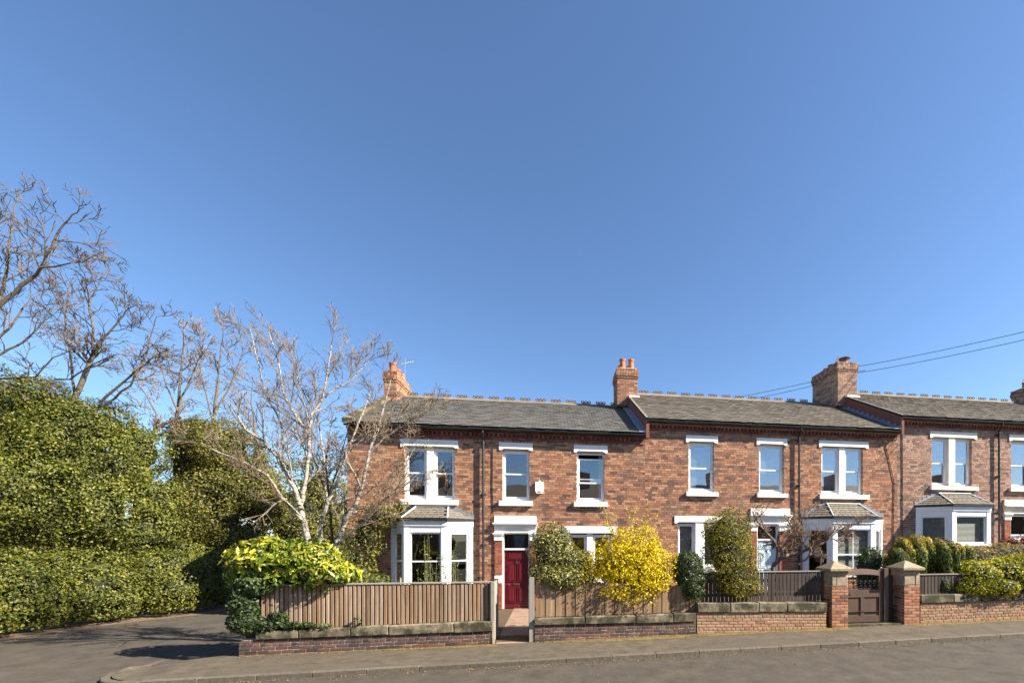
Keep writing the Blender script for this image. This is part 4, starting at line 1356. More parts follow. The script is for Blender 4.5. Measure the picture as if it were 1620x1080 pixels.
def gate_pier(label, x0, w=0.47, zt=1.58):
    p = thing('gate_pier', label, 'pier', (x0 + w / 2, WY + w / 2 - 0.05, g(x0)), 'brick gate piers')
    y0 = WY - 0.05
    y1 = y0 + w
    zb = g(x0) - 0.05
    zs = zt - 0.40
    c = MB()
    c.box(x0 + 0.012, x0 + w - 0.012, y0 + 0.012, y1 - 0.012, zb, zt)
    c.put('mortar_core', 'mortar_d', p)
    ch = (zs - zb) / 14
    for r in range(14):
        zc = zb + ch * (r + 0.5)
        sc = (ch - 0.010) / 0.066
        odd = r % 2
        # front face
        lens = [0.23, 0.23] if not odd else [0.11, 0.236, 0.11]
        u = 0.003
        for L in lens:
            o = put('brick', RNG.choice(bm3['pier']['s']), p, (x0 + u + L / 2, y0 + 0.05 + RNG.uniform(-0.002, 0.002), zc))
            o.scale = ((L - 0.006) / 0.226, 1, sc)
            u += L + 0.003
        # both sides (behind the front course)
        for sx in (0, 1):
            v = 0.103
            for L in ([0.245, 0.11] if odd else [0.12, 0.235]):
                o = put('brick', RNG.choice(bm3['pier']['s']), p, (x0 + (0.05 if sx == 0 else w - 0.05), y0 + v + L / 2, zc), (0, 0, math.pi / 2))
                o.scale = ((L - 0.008) / 0.226, 1, sc)
                v += L + 0.002
    bl = bevel_box_mesh('stone_block', 0.31, 0.2, 0.27, 'stone_l', 0.01, 0.003, 3)
    put('stone_block', bl, p, (x0 + (0.295 if x0 < 8 else 0.165), y0 + 0.095, zs + 0.145))
    b2 = bevel_box_mesh('stone_block', 0.12, 0.2, 0.27, 'stone_l', 0.008, 0.003, 4)
    put('stone_block', b2, p, (x0 + (0.07 if x0 < 8 else 0.405), y0 + 0.096, zs + 0.145))
    b3 = bevel_box_mesh('stone_block', 0.10, 0.36, 0.27, 'stone_l', 0.008, 0.003, 5)
    put('stone_block', b3, p, (x0 + 0.048, y0 + 0.29, zs + 0.146))
    put('stone_block', b3, p, (x0 + w - 0.048, y0 + 0.29, zs + 0.146))
    b4 = bevel_box_mesh('stone_band', w + 0.004, w + 0.004, 0.095, 'stone_l', 0.006, 0.002, 6)
    put('stone_band', b4, p, (x0 + w / 2, y0 + w / 2, zt - 0.06))
    cap = MB()
    e = 0.085
    cxx, cyy = x0 + w / 2, y0 + w / 2
    hw = w / 2 + e
    zt2 = zt
    cap.add([(cxx - hw, cyy - hw, zt2), (cxx + hw, cyy - hw, zt2), (cxx + hw, cyy + hw, zt2), (cxx - hw, cyy + hw, zt2),
             (cxx - hw, cyy - hw, zt2 + 0.055), (cxx + hw, cyy - hw, zt2 + 0.055), (cxx + hw, cyy + hw, zt2 + 0.055), (cxx - hw, cyy + hw, zt2 + 0.055), (cxx, cyy, zt2 + 0.25)],
            [(0, 3, 2, 1), (0, 1, 5, 4), (1, 2, 6, 5), (2, 3, 7, 6), (3, 0, 4, 7), (4, 5, 8), (5, 6, 8), (6, 7, 8), (7, 4, 8)])
    cap.put('pyramid_cap', 'stone_l', p)


gate_pier('brick gate pier with pyramid cap left of the brown gate', 7.13)
gate_pier('brick gate pier with pyramid cap right of the brown gate', 9.22)

# brown garden gate
gt = thing('garden_gate', 'brown wooden garden gate with arched top rail and iron scrolls', 'gate', (8.15, WY + 0.2, g(8.1)))
gy0, gy1 = WY + 0.16, WY + 0.215
ga, gb = 7.62, 8.76
gz = 0.20
def gbox(name, a, b, c, d, mat='gate', y0=gy0, y1=gy1):
    m = MB()
    m.box(a, b, y0, y1, c, d)
    return m.put(name, mat, gt)
gbox('stile', ga, ga + 0.10, gz, 1.58)
gbox('stile', gb - 0.10, gb, gz, 1.58)
gbox('bottom_rail', ga + 0.10, gb - 0.10, gz, gz + 0.17, y0=gy0 + 0.004)
gbox('middle_rail', ga + 0.10, gb - 0.10, 0.86, 1.06, y0=gy0 + 0.004)
gbox('muntin', (ga + gb) / 2 - 0.07, (ga + gb) / 2 + 0.03, gz + 0.17, 0.86, y0=gy0 + 0.006)
gbox('panel', ga + 0.10, (ga + gb) / 2 - 0.07, gz + 0.17, 0.86, y0=gy0 + 0.028, y1=gy1 - 0.01)
gbox('panel', (ga + gb) / 2 + 0.03, gb - 0.10, gz + 0.17, 0.86, y0=gy0 + 0.028, y1=gy1 - 0.01)
m = MB()
n = 12
up_, lo_ = [], []
for i in range(n + 1):
    t = i / n
    x = ga + 0.101 + (gb - ga - 0.202) * t
    up_.append((x, 1.56 + 0.05 * math.sin(math.pi * t)))
    lo_.append((x, 1.43 + 0.03 * math.sin(math.pi * t)))
m.prism(lo_ + up_[::-1], gy0 - 0.004, gy1, 'y')
m.put('top_rail', 'gate_l', gt)
m = MB()
for k in range(7):
    x = ga + 0.17 + k * (gb - ga - 0.34) / 6
    m.tube([(x, gy0 + 0.03, 1.05), (x, gy0 + 0.03, 1.46)], 0.007, 5)
for k in range(6):
    x = ga + 0.17 + (k + 0.5) * (gb - ga - 0.34) / 6
    for s in (-1, 1):
        pts = []
        for i in range(14):
            a = s * i * 0.55
            r = 0.055 - 0.0033 * i
            pts.append((x + r * math.cos(a + (0 if s > 0 else math.pi)), gy0 + 0.028, 1.19 + s * 0.055 + r * math.sin(a)))
        m.tube(pts, 0.006, 4)
m.tube([(ga + 0.1, gy0 + 0.03, 1.09), (gb - 0.1, gy0 + 0.03, 1.09)], 0.008, 5)
m.put('iron_scroll', 'iron', gt)
m = MB()
m.lathe((0, 0, 0), [(0.0, 0), (0.012, 0.0), (0.012, 0.05), (0.028, 0.055), (0.028, 0.08), (0.0, 0.085)], 10)
m.v = [(ga + 0.13 + a, gy0 - c + 0.005, 0.94 + b) for a, b, c in m.v]
m.put('gate_knob', 'iron', gt)
gpst = thing('gate_post', 'dark brown timber gate post beside the right pier', 'post', (8.9, WY + 0.25, g(9)))
m = MB()
m.box(8.78, 8.90, WY + 0.12, WY + 0.30, 0.05, 1.62)
m.put('post', 'gate', gpst)
m = MB()
m.box(8.91, 9.19, WY + 0.30, WY + 0.34, 0.05, 1.42)
m.put('dark_gap_board', 'fence_c', gpst)  # dark board added in place of the shaded gap beside the pier
st = MB()
st.box(7.60, 9.22, WY - 0.02, WY + 0.5, -0.1, g(8) + 0.05)
o = st.put('gate_step', 'stone', None)
tag(o, 'low stone threshold under the brown gate', 'step')

# ================================================================== fences
def board_mesh(name, w, h, t, mat, seed):
    return bevel_box_mesh(name, w, t, h, mat, 0.004, 0.0015, seed)


# fence A: slatted pickets in two staggered layers
fa = thing('picket_fence', 'brown slatted picket fence left of the path to the burgundy door', 'fence', (-3.6, WY + 0.15, 0.5))
pm = [board_mesh('picket', 0.060, 1.0, 0.02, 'fence_a', s) for s in range(4)]
x = -6.05
i = 0
while x < -1.34:
    zb = 0.445 + (x + 6.1) * 0.019
    zt = 1.385 + RNG.uniform(-0.006, 0.004)
    o = put('picket', RNG.choice(pm), fa, (x, WY + 0.115 + RNG.uniform(-0.003, 0.003), (zb + zt) / 2), (0, RNG.uniform(-0.006, 0.006), 0))
    o.scale.z = zt - zb
    o.scale.x = RNG.uniform(0.95, 1.06)
    x += 0.0905
m = MB()
for za in (0.62, 1.18):
    m.box(-6.08, -1.34, WY + 0.165, WY + 0.205, za, za + 0.08)
m.put('rail', 'fence_b', fa)
x = -6.05 + 0.045
while x < -1.36:
    o = put('picket', RNG.choice(pm), fa, (x, WY + 0.150, 0.92), None)
    o.scale.z = 0.9
    x += 0.0905
m = MB()
m.box(-6.1, -1.29, WY + 0.09, WY + 0.235, 1.388, 1.412)
m.put('top_rail', 'rail', fa)
m = MB()
m.box(-1.335, -1.255, WY + 0.03, WY + 0.12, 0.0, 1.42)
m.box(-1.295, -1.262, WY + 0.12, WY + 0.75, 0.05, 1.40)
m.box(-1.335, -1.255, WY + 0.75, WY + 0.83, 0.0, 1.42)
m.put('post', 'post', fa)
m = MB()
m.box(-1.30, -1.275, WY - 0.01, WY + 0.03, 0.0, 0.52)
m.put('end_stone', 'stone_l', fa)

# fence B: plain close boards
fb = thing('board_fence', 'brown close board fence below the forsythia', 'fence', (1.5, WY + 0.15, 0.57))
bm_ = [board_mesh('board', 0.128, 1.0, 0.018, 'fence_b', s + 20) for s in range(4)]
x = -0.33
i = 0
while x < 3.42:
    zb = 0.565 + (x + 0.35) * 0.008
    zt = 1.44 - (x + 0.35) * 0.055 + RNG.uniform(-0.012, 0.012)
    o = put('board', RNG.choice(bm_), fb, (x + 0.06, WY + 0.13 + 0.012 * (i % 2), (zb + zt) / 2), (0, RNG.uniform(-0.008, 0.008), 0))
    o.scale.z = zt - zb
    x += 0.117
    i += 1
m = MB()
for za in (0.7, 1.1):
    m.box(-0.36, 3.45, WY + 0.155, WY + 0.20, za, za + 0.07)
m.put('rail', 'fence_b', fb)
m = MB()
m.box(-0.475, -0.365, WY + 0.02, WY + 0.13, 0.0, 1.50)
m.put('post', 'post', fb)
m = MB()
m.box(-0.49, -0.45, WY + 0.135, WY + 0.8, 0.05, 1.44)
m.put('dark_gap_board', 'fence_c', fb)  # dark board added to stand for the dark gap left of the post

# fence C and E: dark stained boards
def dark_fence(label, x0, x1, zb, zt, step=0.105):
    f = thing('board_fence', label, 'fence', ((x0 + x1) / 2, WY + 0.2, zb))
    dm = [board_mesh('board', 0.088, 1.0, 0.02, 'fence_c', s + 40) for s in range(3)]
    x = x0
    while x < x1 - 0.05:
        o = put('board', RNG.choice(dm), f, (x + 0.045, WY + 0.20, (zb + zt) / 2), (0, RNG.uniform(-0.005, 0.005), 0))
        o.scale.z = zt - zb
        x += step
    m = MB()
    for za in (zb + 0.15, zt - 0.25):
        m.box(x0, x1, WY + 0.215, WY + 0.26, za, za + 0.08)
    m.put('rail', 'fence_c', f)
    m = MB()
    m.box(x0, x1, WY + 0.17, WY + 0.24, zt + 0.003, zt + 0.028)
    m.put('top_rail', 'rail', f)


dark_fence('dark stained board fence left of the gate piers', 3.72, 7.08, 0.79, 1.545)
dark_fence('dark stained board fence behind the right pier under the conifers', 9.75, 12.0, 0.90, 1.42)

# ================================================================== vegetation helpers
CAMP = np.array([0.0, 0.0, 2.35])


def unit(a):
    return a / np.maximum(1e-9, np.linalg.norm(a, axis=1, keepdims=True))


def leaf_mesh(name, P, Nn, size, mat, aspect=0.55, fold=0.12, droop=0.0, spread=0.6):
    n = len(P)
    Nn = unit(Nn + NP.normal(0, spread, (n, 3)))
    t = NP.normal(0, 1, (n, 3))
    t[:, 2] -= droop
    t = t - Nn * np.sum(t * Nn, axis=1, keepdims=True)
    t = unit(t)
    b = np.cross(Nn, t)
    s = size * NP.uniform(0.65, 1.3, (n, 1))
    V = np.empty((n, 4, 3))
    V[:, 0] = P - t * s * 0.5
    V[:, 1] = P + b * s * aspect * 0.5 + Nn * s * fold
    V[:, 2] = P + t * s * 0.5
    V[:, 3] = P - b * s * aspect * 0.5 + Nn * s * fold
    me = bpy.data.meshes.new(name)
    me.vertices.add(n * 4)
    me.vertices.foreach_set('co', V.reshape(-1))
    idx = np.arange(n)[:, None] * 4 + np.array([0, 1, 2, 0, 2, 3])[None, :]
    me.loops.add(n * 6)
    me.loops.foreach_set('vertex_index', idx.reshape(-1).astype(np.int32))
    me.polygons.add(n * 2)
    me.polygons.foreach_set('loop_start', (np.arange(n * 2) * 3).astype(np.int32))
    me.polygons.foreach_set('loop_total', np.full(n * 2, 3, dtype=np.int32))
    me.update(calc_edges=True)
    me.validate()
    me.materials.append(M[mat])
    return me


def lumps(p, sc, seed):
    r = np.random.default_rng(seed)
    v = np.zeros(len(p))
    for k in range(7):
        w = r.normal(0, 1, 3) * sc * (1 + 0.45 * k)
        v += np.sin(p @ w + r.uniform(0, 6.28)) / (1 + 0.35 * k)
    return v / 2.6


def clumped(ells, n, seed, lump, lsc, depth, back, minz, per, sig):
    """foliage gathered in sprays: most leaves sit round spray centres, the rest fill the hollows behind"""
    r = np.random.default_rng(seed + 900)
    nc = int(n * 0.78 / per)
    c, cn = shell(ells, nc, seed, lump, lsc, depth * 0.5, back, minz)
    k = r.integers(0, len(c), int(n * 0.78))
    sz = r.uniform(0.6, 1.35, len(c))[k][:, None] * sig
    off = r.normal(0, 1, (len(k), 3)) * sz
    off -= cn[k] * np.minimum(0, np.sum(off * cn[k], axis=1, keepdims=True)) * 0.6
    p1, n1 = c[k] + off, unit(cn[k] + off / sig * 0.5)
    p2, n2 = shell(ells, int(n * 0.22), seed + 3, lump, lsc, depth * 1.3, back, minz)
    p2 = p2 - n2 * sig * 0.8
    p, nn = np.vstack([p1, p2]), np.vstack([n1, n2])
    if minz is not None:
        q = p[:, 2] > minz
        p, nn = p[q], nn[q]
    return p, nn


def shell(ells, n, seed, lump=0.16, lsc=1.2, depth=0.22, back=-0.35, minz=None, inner=0.78):
    """points and outward normals on the lumpy skin of a union of ellipsoids"""
    r = np.random.default_rng(seed)
    E = np.array(ells, float)
    ar = (E[:, 3] * E[:, 4] + E[:, 3] * E[:, 5] + E[:, 4] * E[:, 5])
    pick = r.choice(len(E), size=int(n * 2.2), p=ar / ar.sum())
    e = E[pick]
    d = r.normal(0, 1, (len(pick), 3))
    d = unit(d)
    base = e[:, :3] + d * e[:, 3:6]
    q = 1 + lump * lumps(base, lsc, seed + 1) - depth * r.random(len(pick)) ** 2
    p = e[:, :3] + d * e[:, 3:6] * q[:, None]
    nrm = unit(d / e[:, 3:6])
    keep = np.ones(len(p), bool)
    for i in range(len(E)):
        loc = (p - E[i, :3]) / E[i, 3:6]
        keep &= ~((np.linalg.norm(loc, axis=1) < inner) & (pick != i))
    tc = unit(CAMP - p)
    keep &= (np.sum(nrm * tc, axis=1) > back)
    if minz is not None:
        keep &= p[:, 2] > minz
    p, nrm = p[keep][:n], nrm[keep][:n]
    return p, nrm


def core_mesh(name, ells, k=0.8, mat='core', minz=None):  # solid dark lumps added inside foliage to block see-through
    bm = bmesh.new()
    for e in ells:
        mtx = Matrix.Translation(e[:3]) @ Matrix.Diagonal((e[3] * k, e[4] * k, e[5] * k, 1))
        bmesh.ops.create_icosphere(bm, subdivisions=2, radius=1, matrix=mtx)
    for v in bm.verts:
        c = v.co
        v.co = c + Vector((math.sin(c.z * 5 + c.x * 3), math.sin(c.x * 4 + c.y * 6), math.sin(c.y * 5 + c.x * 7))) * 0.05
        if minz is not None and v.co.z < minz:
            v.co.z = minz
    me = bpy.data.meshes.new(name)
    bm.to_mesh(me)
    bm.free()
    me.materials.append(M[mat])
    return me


def grow(mbs, p, d, L, r, lvl, prm, rng, ends):
    """recursive branch; mbs = (thick, thin) builders"""
    n = max(3, int(L / prm['seg'][lvl]))
    pts, rad = [Vector(p)], [r]
    d = Vector(d).normalized()
    dirs = [d.copy()]
    q = Vector(p)
    for i in range(n):
        w = prm['wig'][lvl]
        d = (d + Vector((rng.gauss(0, w), rng.gauss(0, w), rng.gauss(0, w) + prm['up'][lvl]))).normalized()
        q = q + d * (L / n)
        pts.append(q.copy())
        dirs.append(d.copy())
        rad.append(max(prm['rmin'], r * (1 - 0.75 * (i + 1) / n)))
    mb = mbs[0] if r > prm['split'] else mbs[1]
    mb.tube(pts, rad, (7, 5, 4, 3, 3, 3)[lvl], cap=False)
    if lvl >= prm['max']:
        ends.append((pts[-1], dirs[-1]))
        if len(pts) > 3:
            ends.append((pts[len(pts) // 2], dirs[len(pts) // 2]))
        return
    spawn(mbs, pts, dirs, rad, L, lvl, prm, rng, ends)


def spawn(mbs, pts, dirs, rad, L, lvl, prm, rng, ends, t0=None):
    k = prm['kids'][lvl]
    n = len(pts) - 1
    a0 = prm['t0'][lvl] if t0 is None else t0
    for c in range(k):
        t = a0 + (1 - a0) * (c + rng.random()) / k
        i = min(n - 1, int(t * n))
        fr = t * n - i
        pp = pts[i].lerp(pts[i + 1], fr)
        dd = dirs[min(i + 1, n)]
        ax = dd.orthogonal()
        ax.rotate(Matrix.Rotation(rng.uniform(0, 6.283), 3, dd))
        ang = math.radians(rng.uniform(*prm['ang'][lvl]))
        nd = dd.copy()
        nd.rotate(Matrix.Rotation(ang, 3, ax))
        nl = L * prm['ratio'][lvl] * rng.uniform(0.6, 1.15) * (1 - 0.45 * t)
        nr = max(prm['rmin'], min(rad[i] * 0.72, rad[0] * prm['rr'][lvl]))
        grow(mbs, pp, nd, nl, nr, lvl + 1, prm, rng, ends)


def stem(mbs, pix, Y, r0, r1, prm, rng, ends, lvl, kidsL, dy=0.0, t0=0.2):
    """a limb traced through points of the photo at depth Y (dy = drift in depth along it)"""
    pts = [at(px, py, Y + dy * i / max(1, len(pix) - 1)) for i, (px, py) in enumerate(pix)]
    fine = []
    for a, b in zip(pts[:-1], pts[1:]):
        for k in range(3):
            fine.append(a.lerp(b, k / 3) + Vector((rng.gauss(0, .008), rng.gauss(0, .02), 0)))
    fine.append(pts[-1])
    n = len(fine)
    rad = [r0 + (r1 - r0) * i / (n - 1) for i in range(n)]
    mbs[0].tube(fine, rad, 8, cap=False)
    dirs = [(fine[min(i + 1, n - 1)] - fine[max(i - 1, 0)]).normalized() for i in range(n)]
    spawn(mbs, fine, dirs, rad, kidsL, lvl, prm, rng, ends, t0)
    return fine


def finish_tree(t, mbs, thick, thin, ends=None, leaf=None, lsize=0.05, per=2, keep=1.0, jitter=0.04):
    put('trunk', mbs[0].mesh('trunk', thick, True, False), t)
    put('twigs', mbs[1].mesh('twigs', thin, False, False), t, kind='stuff')
    if leaf and ends:
        P = np.array([tuple(e[0]) for e in ends for _ in range(per) if RNG.random() < keep])
        P = P + NP.normal(0, jitter, P.shape)
        put('catkins' if leaf == 'catkin' else 'leaves', leaf_mesh('leaves', P, np.tile([[0, -0.5, 0.5]], (len(P), 1)), lsize, leaf, 0.45, 0.1, 0.8, 1.0), t, kind='stuff')


# ================================================================== birch
rb = random.Random(21)
bt = thing('birch_tree', 'multi stemmed bare birch with white bark in the left front garden', 'tree', at(505, 985, 11.7))
WY_B = 11.7
prmB = dict(seg=[.3, .2, .14, .11, .10], wig=[.06, .09, .12, .15, .18], up=[.03, .06, .07, .06, .03], kids=[9, 9, 7, 5, 0], t0=[.2, .15, .12, .12, .2],
            ang=[(25, 55), (22, 52), (20, 50), (18, 48), (20, 60)], ratio=[.62, 1.0, .78, .78, .5], rr=[.45, .40, .5, .6, .6], rmin=0.0043, split=0.02, max=4)
mbs = (MB(), MB())
ends = []
stem(mbs, [(500, 990), (494, 900), (488, 856), (480, 826), (475, 800)], 11.7, .085, .06, prmB, rb, [], 4, .2, t0=.98)
stem(mbs, [(475, 800), (463, 770), (451, 745), (437, 721), (417, 698), (389, 680), (365, 640)], 11.7, .055, .016, prmB, rb, ends, 1, 1.26, dy=-.4)
stem(mbs, [(475, 800), (479, 780), (482, 763), (489, 717), (489, 680), (493, 655), (513, 628), (520, 570), (525, 540)], 11.7, .055, .012, prmB, rb, ends, 1, 1.34, dy=.3)
stem(mbs, [(489, 690), (470, 660), (447, 622), (440, 570), (425, 525)], 11.8, .03, .009, prmB, rb, ends, 1, 1.18, dy=.3, t0=.1)
stem(mbs, [(513, 628), (535, 612), (552, 604), (575, 580), (590, 565)], 11.9, .022, .008, prmB, rb, ends, 1, 0.92, dy=.3, t0=.1)
stem(mbs, [(478, 822), (454, 797), (435, 772), (424, 752), (408, 743), (380, 728), (345, 715), (318, 700)], 11.65, .04, .012, prmB, rb, ends, 1, 0.92, dy=-.5)
stem(mbs, [(451, 745), (447, 710), (445, 670), (420, 620), (405, 560), (395, 520)], 11.8, .03, .009, prmB, rb, ends, 1, 1.26, dy=.5, t0=.15)
stem(mbs, [(498, 990), (502, 880), (508, 832), (517, 798), (524, 784), (541, 741), (556, 698), (575, 650), (590, 610)], 12.0, .06, .012, prmB, rb, ends, 1, 1.26, dy=.5, t0=.3)
stem(mbs, [(517, 798), (514, 760), (512, 720), (500, 660), (470, 600), (462, 540)], 12.05, .03, .009, prmB, rb, ends, 1, 1.18, dy=.6, t0=.15)
stem(mbs, [(522, 990), (526, 890), (533, 860), (537, 847), (547, 824), (565, 791), (576, 758), (584, 717), (598, 680), (612, 625), (618, 600)], 11.6, .075, .012, prmB, rb, ends, 1, 1.26, dy=-.1, t0=.32)
stem(mbs, [(539, 856), (556, 840), (574, 828), (602, 795), (639, 769), (668, 745)], 11.5, .035, .01, prmB, rb, ends, 1, 1.01, dy=-.4)
stem(mbs, [(584, 717), (610, 690), (640, 672), (675, 655), (690, 640)], 11.6, .02, .007, prmB, rb, ends, 1, 0.84, dy=-.2, t0=.1)
stem(mbs, [(565, 791), (590, 770), (610, 765), (640, 740), (660, 700)], 11.6, .02, .007, prmB, rb, ends, 1, 0.84, dy=-.3, t0=.1)
stem(mbs, [(556, 698), (570, 690), (610, 670), (650, 655)], 12.0, .016, .007, prmB, rb, ends, 1, 0.84, dy=.1, t0=.1)
stem(mbs, [(475, 815), (450, 790), (430, 800), (400, 830)], 11.6, .02, .006, prmB, rb, ends, 2, .8, dy=-.3, t0=.1)
finish_tree(bt, mbs, 'birch', 'twig', ends, 'catkin', 0.027, 1, 0.35, 0.02)

# ================================================================== ivy hedge along the lane, ivy clad trees
hedge_line = [(-16.2, 12.4), (-15.3, 14.0), (-14.9, 15.2), (-14.3, 16.6), (-13.2, 18.2), (-12.9, 19.8), (-13.0, 21.6), (-13.1, 23.6), (-13.2, 26), (-13.2, 29), (-13.2, 32)]
he = []
rh = random.Random(5)
for i, (x, y) in enumerate(hedge_line):
    he.append((x + 0.15, y, 0.55, 0.95, 1.25, 1.05))
    he.append((x - 0.45 + rh.uniform(-.15, .15), y + 0.2, 1.15 + rh.uniform(-.08, .12), 1.0, 1.3, 0.80))
ih = thing('ivy_hedge', 'long low bank of ivy along the left edge of the side lane', 'hedge', (-13.5, 18, 0))
P_, N_ = clumped(he, 115000, 51, 0.16, 2.0, 0.3, -0.3, -0.1, 30, .10)
put('foliage', leaf_mesh('foliage', P_, N_, 0.070, 'ivy', 0.75, 0.1, 0.3, 0.55), ih, kind='stuff')
put('shade_core', core_mesh('shade_core', he, 0.66, minz=-0.1), ih, kind='stuff')


def ivy_tree(label, ells, n, seed, leaf='ivy', size=0.078, lump=0.34, lsc=0.9):
    c = np.array(ells)[:, :3].mean(axis=0)
    t = thing('ivy_clad_tree', label, 'tree', (c[0], c[1], 0), 'ivy clad trees beside the lane')
    p, nn = clumped(ells, n, seed, lump, lsc, 0.38, -0.3, 0.3, 34, .15)
    put('foliage', leaf_mesh('foliage', p, nn, size, leaf, 0.72, 0.1, 0.35, 0.55), t, kind='stuff')
    put('shade_core', core_mesh('shade_core', ells, 0.64), t, kind='stuff')
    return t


E1 = [(-19.6, 19.6, 4.0, 2.6, 1.9, 2.3), (-17.6, 19.9, 3.5, 1.9, 1.6, 1.8), (-20.2, 20.2, 6.4, 1.9, 1.7, 1.9), (-18.4, 20.2, 6.0, 1.7, 1.5, 1.6), (-22.0, 19.6, 7.2, 2.0, 1.8, 2.2), (-16.9, 20.2, 4.9, 1.2, 1.2, 1.5), (-17.5, 20.5, 6.8, 1.0, 1.0, 1.0), (-22.5, 18.2, 4.0, 2.4, 2.0, 2.8), (-16.2, 20.4, 2.6, 1.3, 1.2, 1.1), (-19.4, 20.4, 7.5, 1.2, 1.1, 1.0), (-19.5, 21.0, 2.2, 4.0, 1.2, 1.7), (-15.8, 21.2, 1.6, 1.6, 1.0, 1.2), (-16.3, 20.6, 5.9, 0.8, 0.9, 1.0), (-15.9, 20.8, 3.7, 0.9, 0.9, 1.1)]
T1 = ivy_tree('large ivy covered tree at the left edge behind the ivy bank', E1, 160000, 61)
E2 = [(-14.9, 22.3, 3.9, 1.7, 1.4, 2.1), (-14.4, 22.4, 6.3, 1.3, 1.2, 1.5), (-15.6, 22.5, 6.2, 0.95, 1.0, 1.4), (-13.6, 22.8, 4.4, 1.2, 1.2, 1.7), (-15.9, 22.0, 2.6, 1.3, 1.2, 1.5), (-14.0, 22.4, 2.3, 1.2, 1.1, 1.2)]
T2 = ivy_tree('smaller ivy covered tree right of the leaning bare trunk', E2, 70000, 62, 'ivy_y', 0.078)
E3 = [(-13.4, 26.2, 3.2, 1.7, 1.6, 3.0), (-13.0, 27.5, 5.0, 1.4, 1.5, 1.8), (-12.6, 30.0, 3.2, 1.8, 1.8, 2.6), (-14.6, 25.5, 4.6, 1.3, 1.3, 2.2), (-12.3, 28.5, 2.6, 1.5, 1.6, 2.4)]
T3 = ivy_tree('distant ivy covered tree seen between the birch stems', E3, 30000, 63, 'ivy_y', 0.095)

# bare trees rising out of the ivy
prmT = dict(seg=[.6, .45, .32, .24, .2], wig=[.08, .11, .13, .14, .14], up=[.03, .05, .06, .06, .04], kids=[6, 7, 6, 4, 0], t0=[.25, .15, .2, .2, .2],
            ang=[(25, 60), (28, 58), (25, 58), (22, 52), (20, 60)], ratio=[.6, .95, .82, .85, .5], rr=[.5, .42, .5, .6, .6], rmin=0.0085, split=0.035, max=4)


def bare_tree(label, base, stems, seed, thick='bark', thin='twig_d', leaf=None, prm=prmT):
    r = random.Random(seed)
    t = thing('bare_tree', label, 'tree', base, 'bare trees beside the lane')
    mbs = (MB(), MB())
    ends = []
    for pix, Y, r0, r1, lvl, kl, dy, t0 in stems:
        stem(mbs, pix, Y, r0, r1, prm, r, ends, lvl, kl, dy, t0)
    finish_tree(t, mbs, thick, thin, ends, leaf, 0.09, 1, 0.35)
    return t


bare_tree('tall bare tree leaning in from the left edge above the ivy', at(-70, 1000, 19.5), [
    ([(-70, 1000), (-68, 820), (-64, 680), (-60, 580), (-58, 540)], 19.5, .18, .12, 3, .5, 0, .95),
    ([(-58, 545), (0, 483), (35, 452), (67, 425), (80, 395), (93, 362), (115, 340), (133, 328)], 19.5, .075, .009, 1, 1.9, -.6, .2),
    ([(67, 425), (95, 420), (130, 414), (165, 398)], 19.2, .032, .008, 1, 1.2, -.4, .1),
    ([(-58, 560), (-10, 500), (5, 455), (12, 420), (15, 385), (24, 330), (30, 300)], 19.8, .07, .009, 1, 1.8, .5, .2),
    ([(-58, 590), (-20, 602), (0, 599), (55, 596), (85, 566), (125, 548)], 18.6, .05, .009, 1, 1.4, -.5, .3),
    ([(-58, 570), (-15, 545), (15, 520), (35, 490), (48, 470), (50, 430)], 19.6, .05, .009, 1, 1.6, .3, .25),
    ([(-58, 585), (0, 560), (40, 540), (75, 500), (95, 470)], 19.0, .045, .009, 1, 1.5, .3, .25),
    ([(-58, 540), (-20, 440), (-8, 380), (2, 330)], 19.5, .06, .009, 1, 1.7, .3, .2),
], 31)
bare_tree('bare tree with forked grey limbs above the large ivy covered tree', at(95, 1000, 20.5), [
    ([(92, 1000), (96, 800), (108, 680), (120, 628), (135, 590), (147, 562)], 20.5, .13, .062, 1, 1.4, 0, .85),
    ([(147, 562), (146, 520), (141, 478), (155, 450), (172, 425)], 20.5, .05, .009, 1, 1.6, .3, .1),
    ([(145, 568), (165, 535), (190, 505), (205, 488), (220, 480)], 20.4, .042, .009, 1, 1.5, -.4, .1),
    ([(120, 628), (112, 560), (103, 510), (108, 460), (118, 436)], 20.6, .042, .009, 1, 1.5, .5, .3),
    ([(159, 636), (190, 608), (222, 581), (245, 562), (262, 555)], 20.2, .05, .009, 1, 1.4, -.5, .2),
    ([(170, 640), (205, 610), (232, 560), (241, 520), (248, 500)], 20.0, .038, .009, 1, 1.3, -.5, .2),
    ([(85, 600), (110, 600), (148, 575), (185, 560), (225, 565)], 19.8, .03, .009, 1, 1.2, -.5, .2),
], 32)
bare_tree('bare leaning trunk between the two ivy covered trees', at(200, 1000, 21.0), [
    ([(200, 1000), (212, 850), (220, 760), (232, 720), (243, 685), (256, 672), (285, 660)], 21.0, 0.120, .05, 1, 1.2, 0, .6),
    ([(243, 690), (247, 655), (235, 630), (215, 600), (205, 570)], 21.0, 0.038, .009, 1, 1.5, .3, .1),
    ([(275, 1000), (276, 760), (280, 660), (285, 600), (290, 545), (290, 505)], 22.5, 0.090, .009, 1, 1.7, .2, .45),
    ([(283, 640), (300, 600), (318, 560), (325, 530)], 22.5, 0.038, .01, 1, 1.3, .3, .1),
    ([(282, 650), (262, 610), (255, 580), (248, 560)], 22.5, 0.038, .01, 1, 1.2, .3, .1),
], 33, 'bark', 'twig', 'catkin')
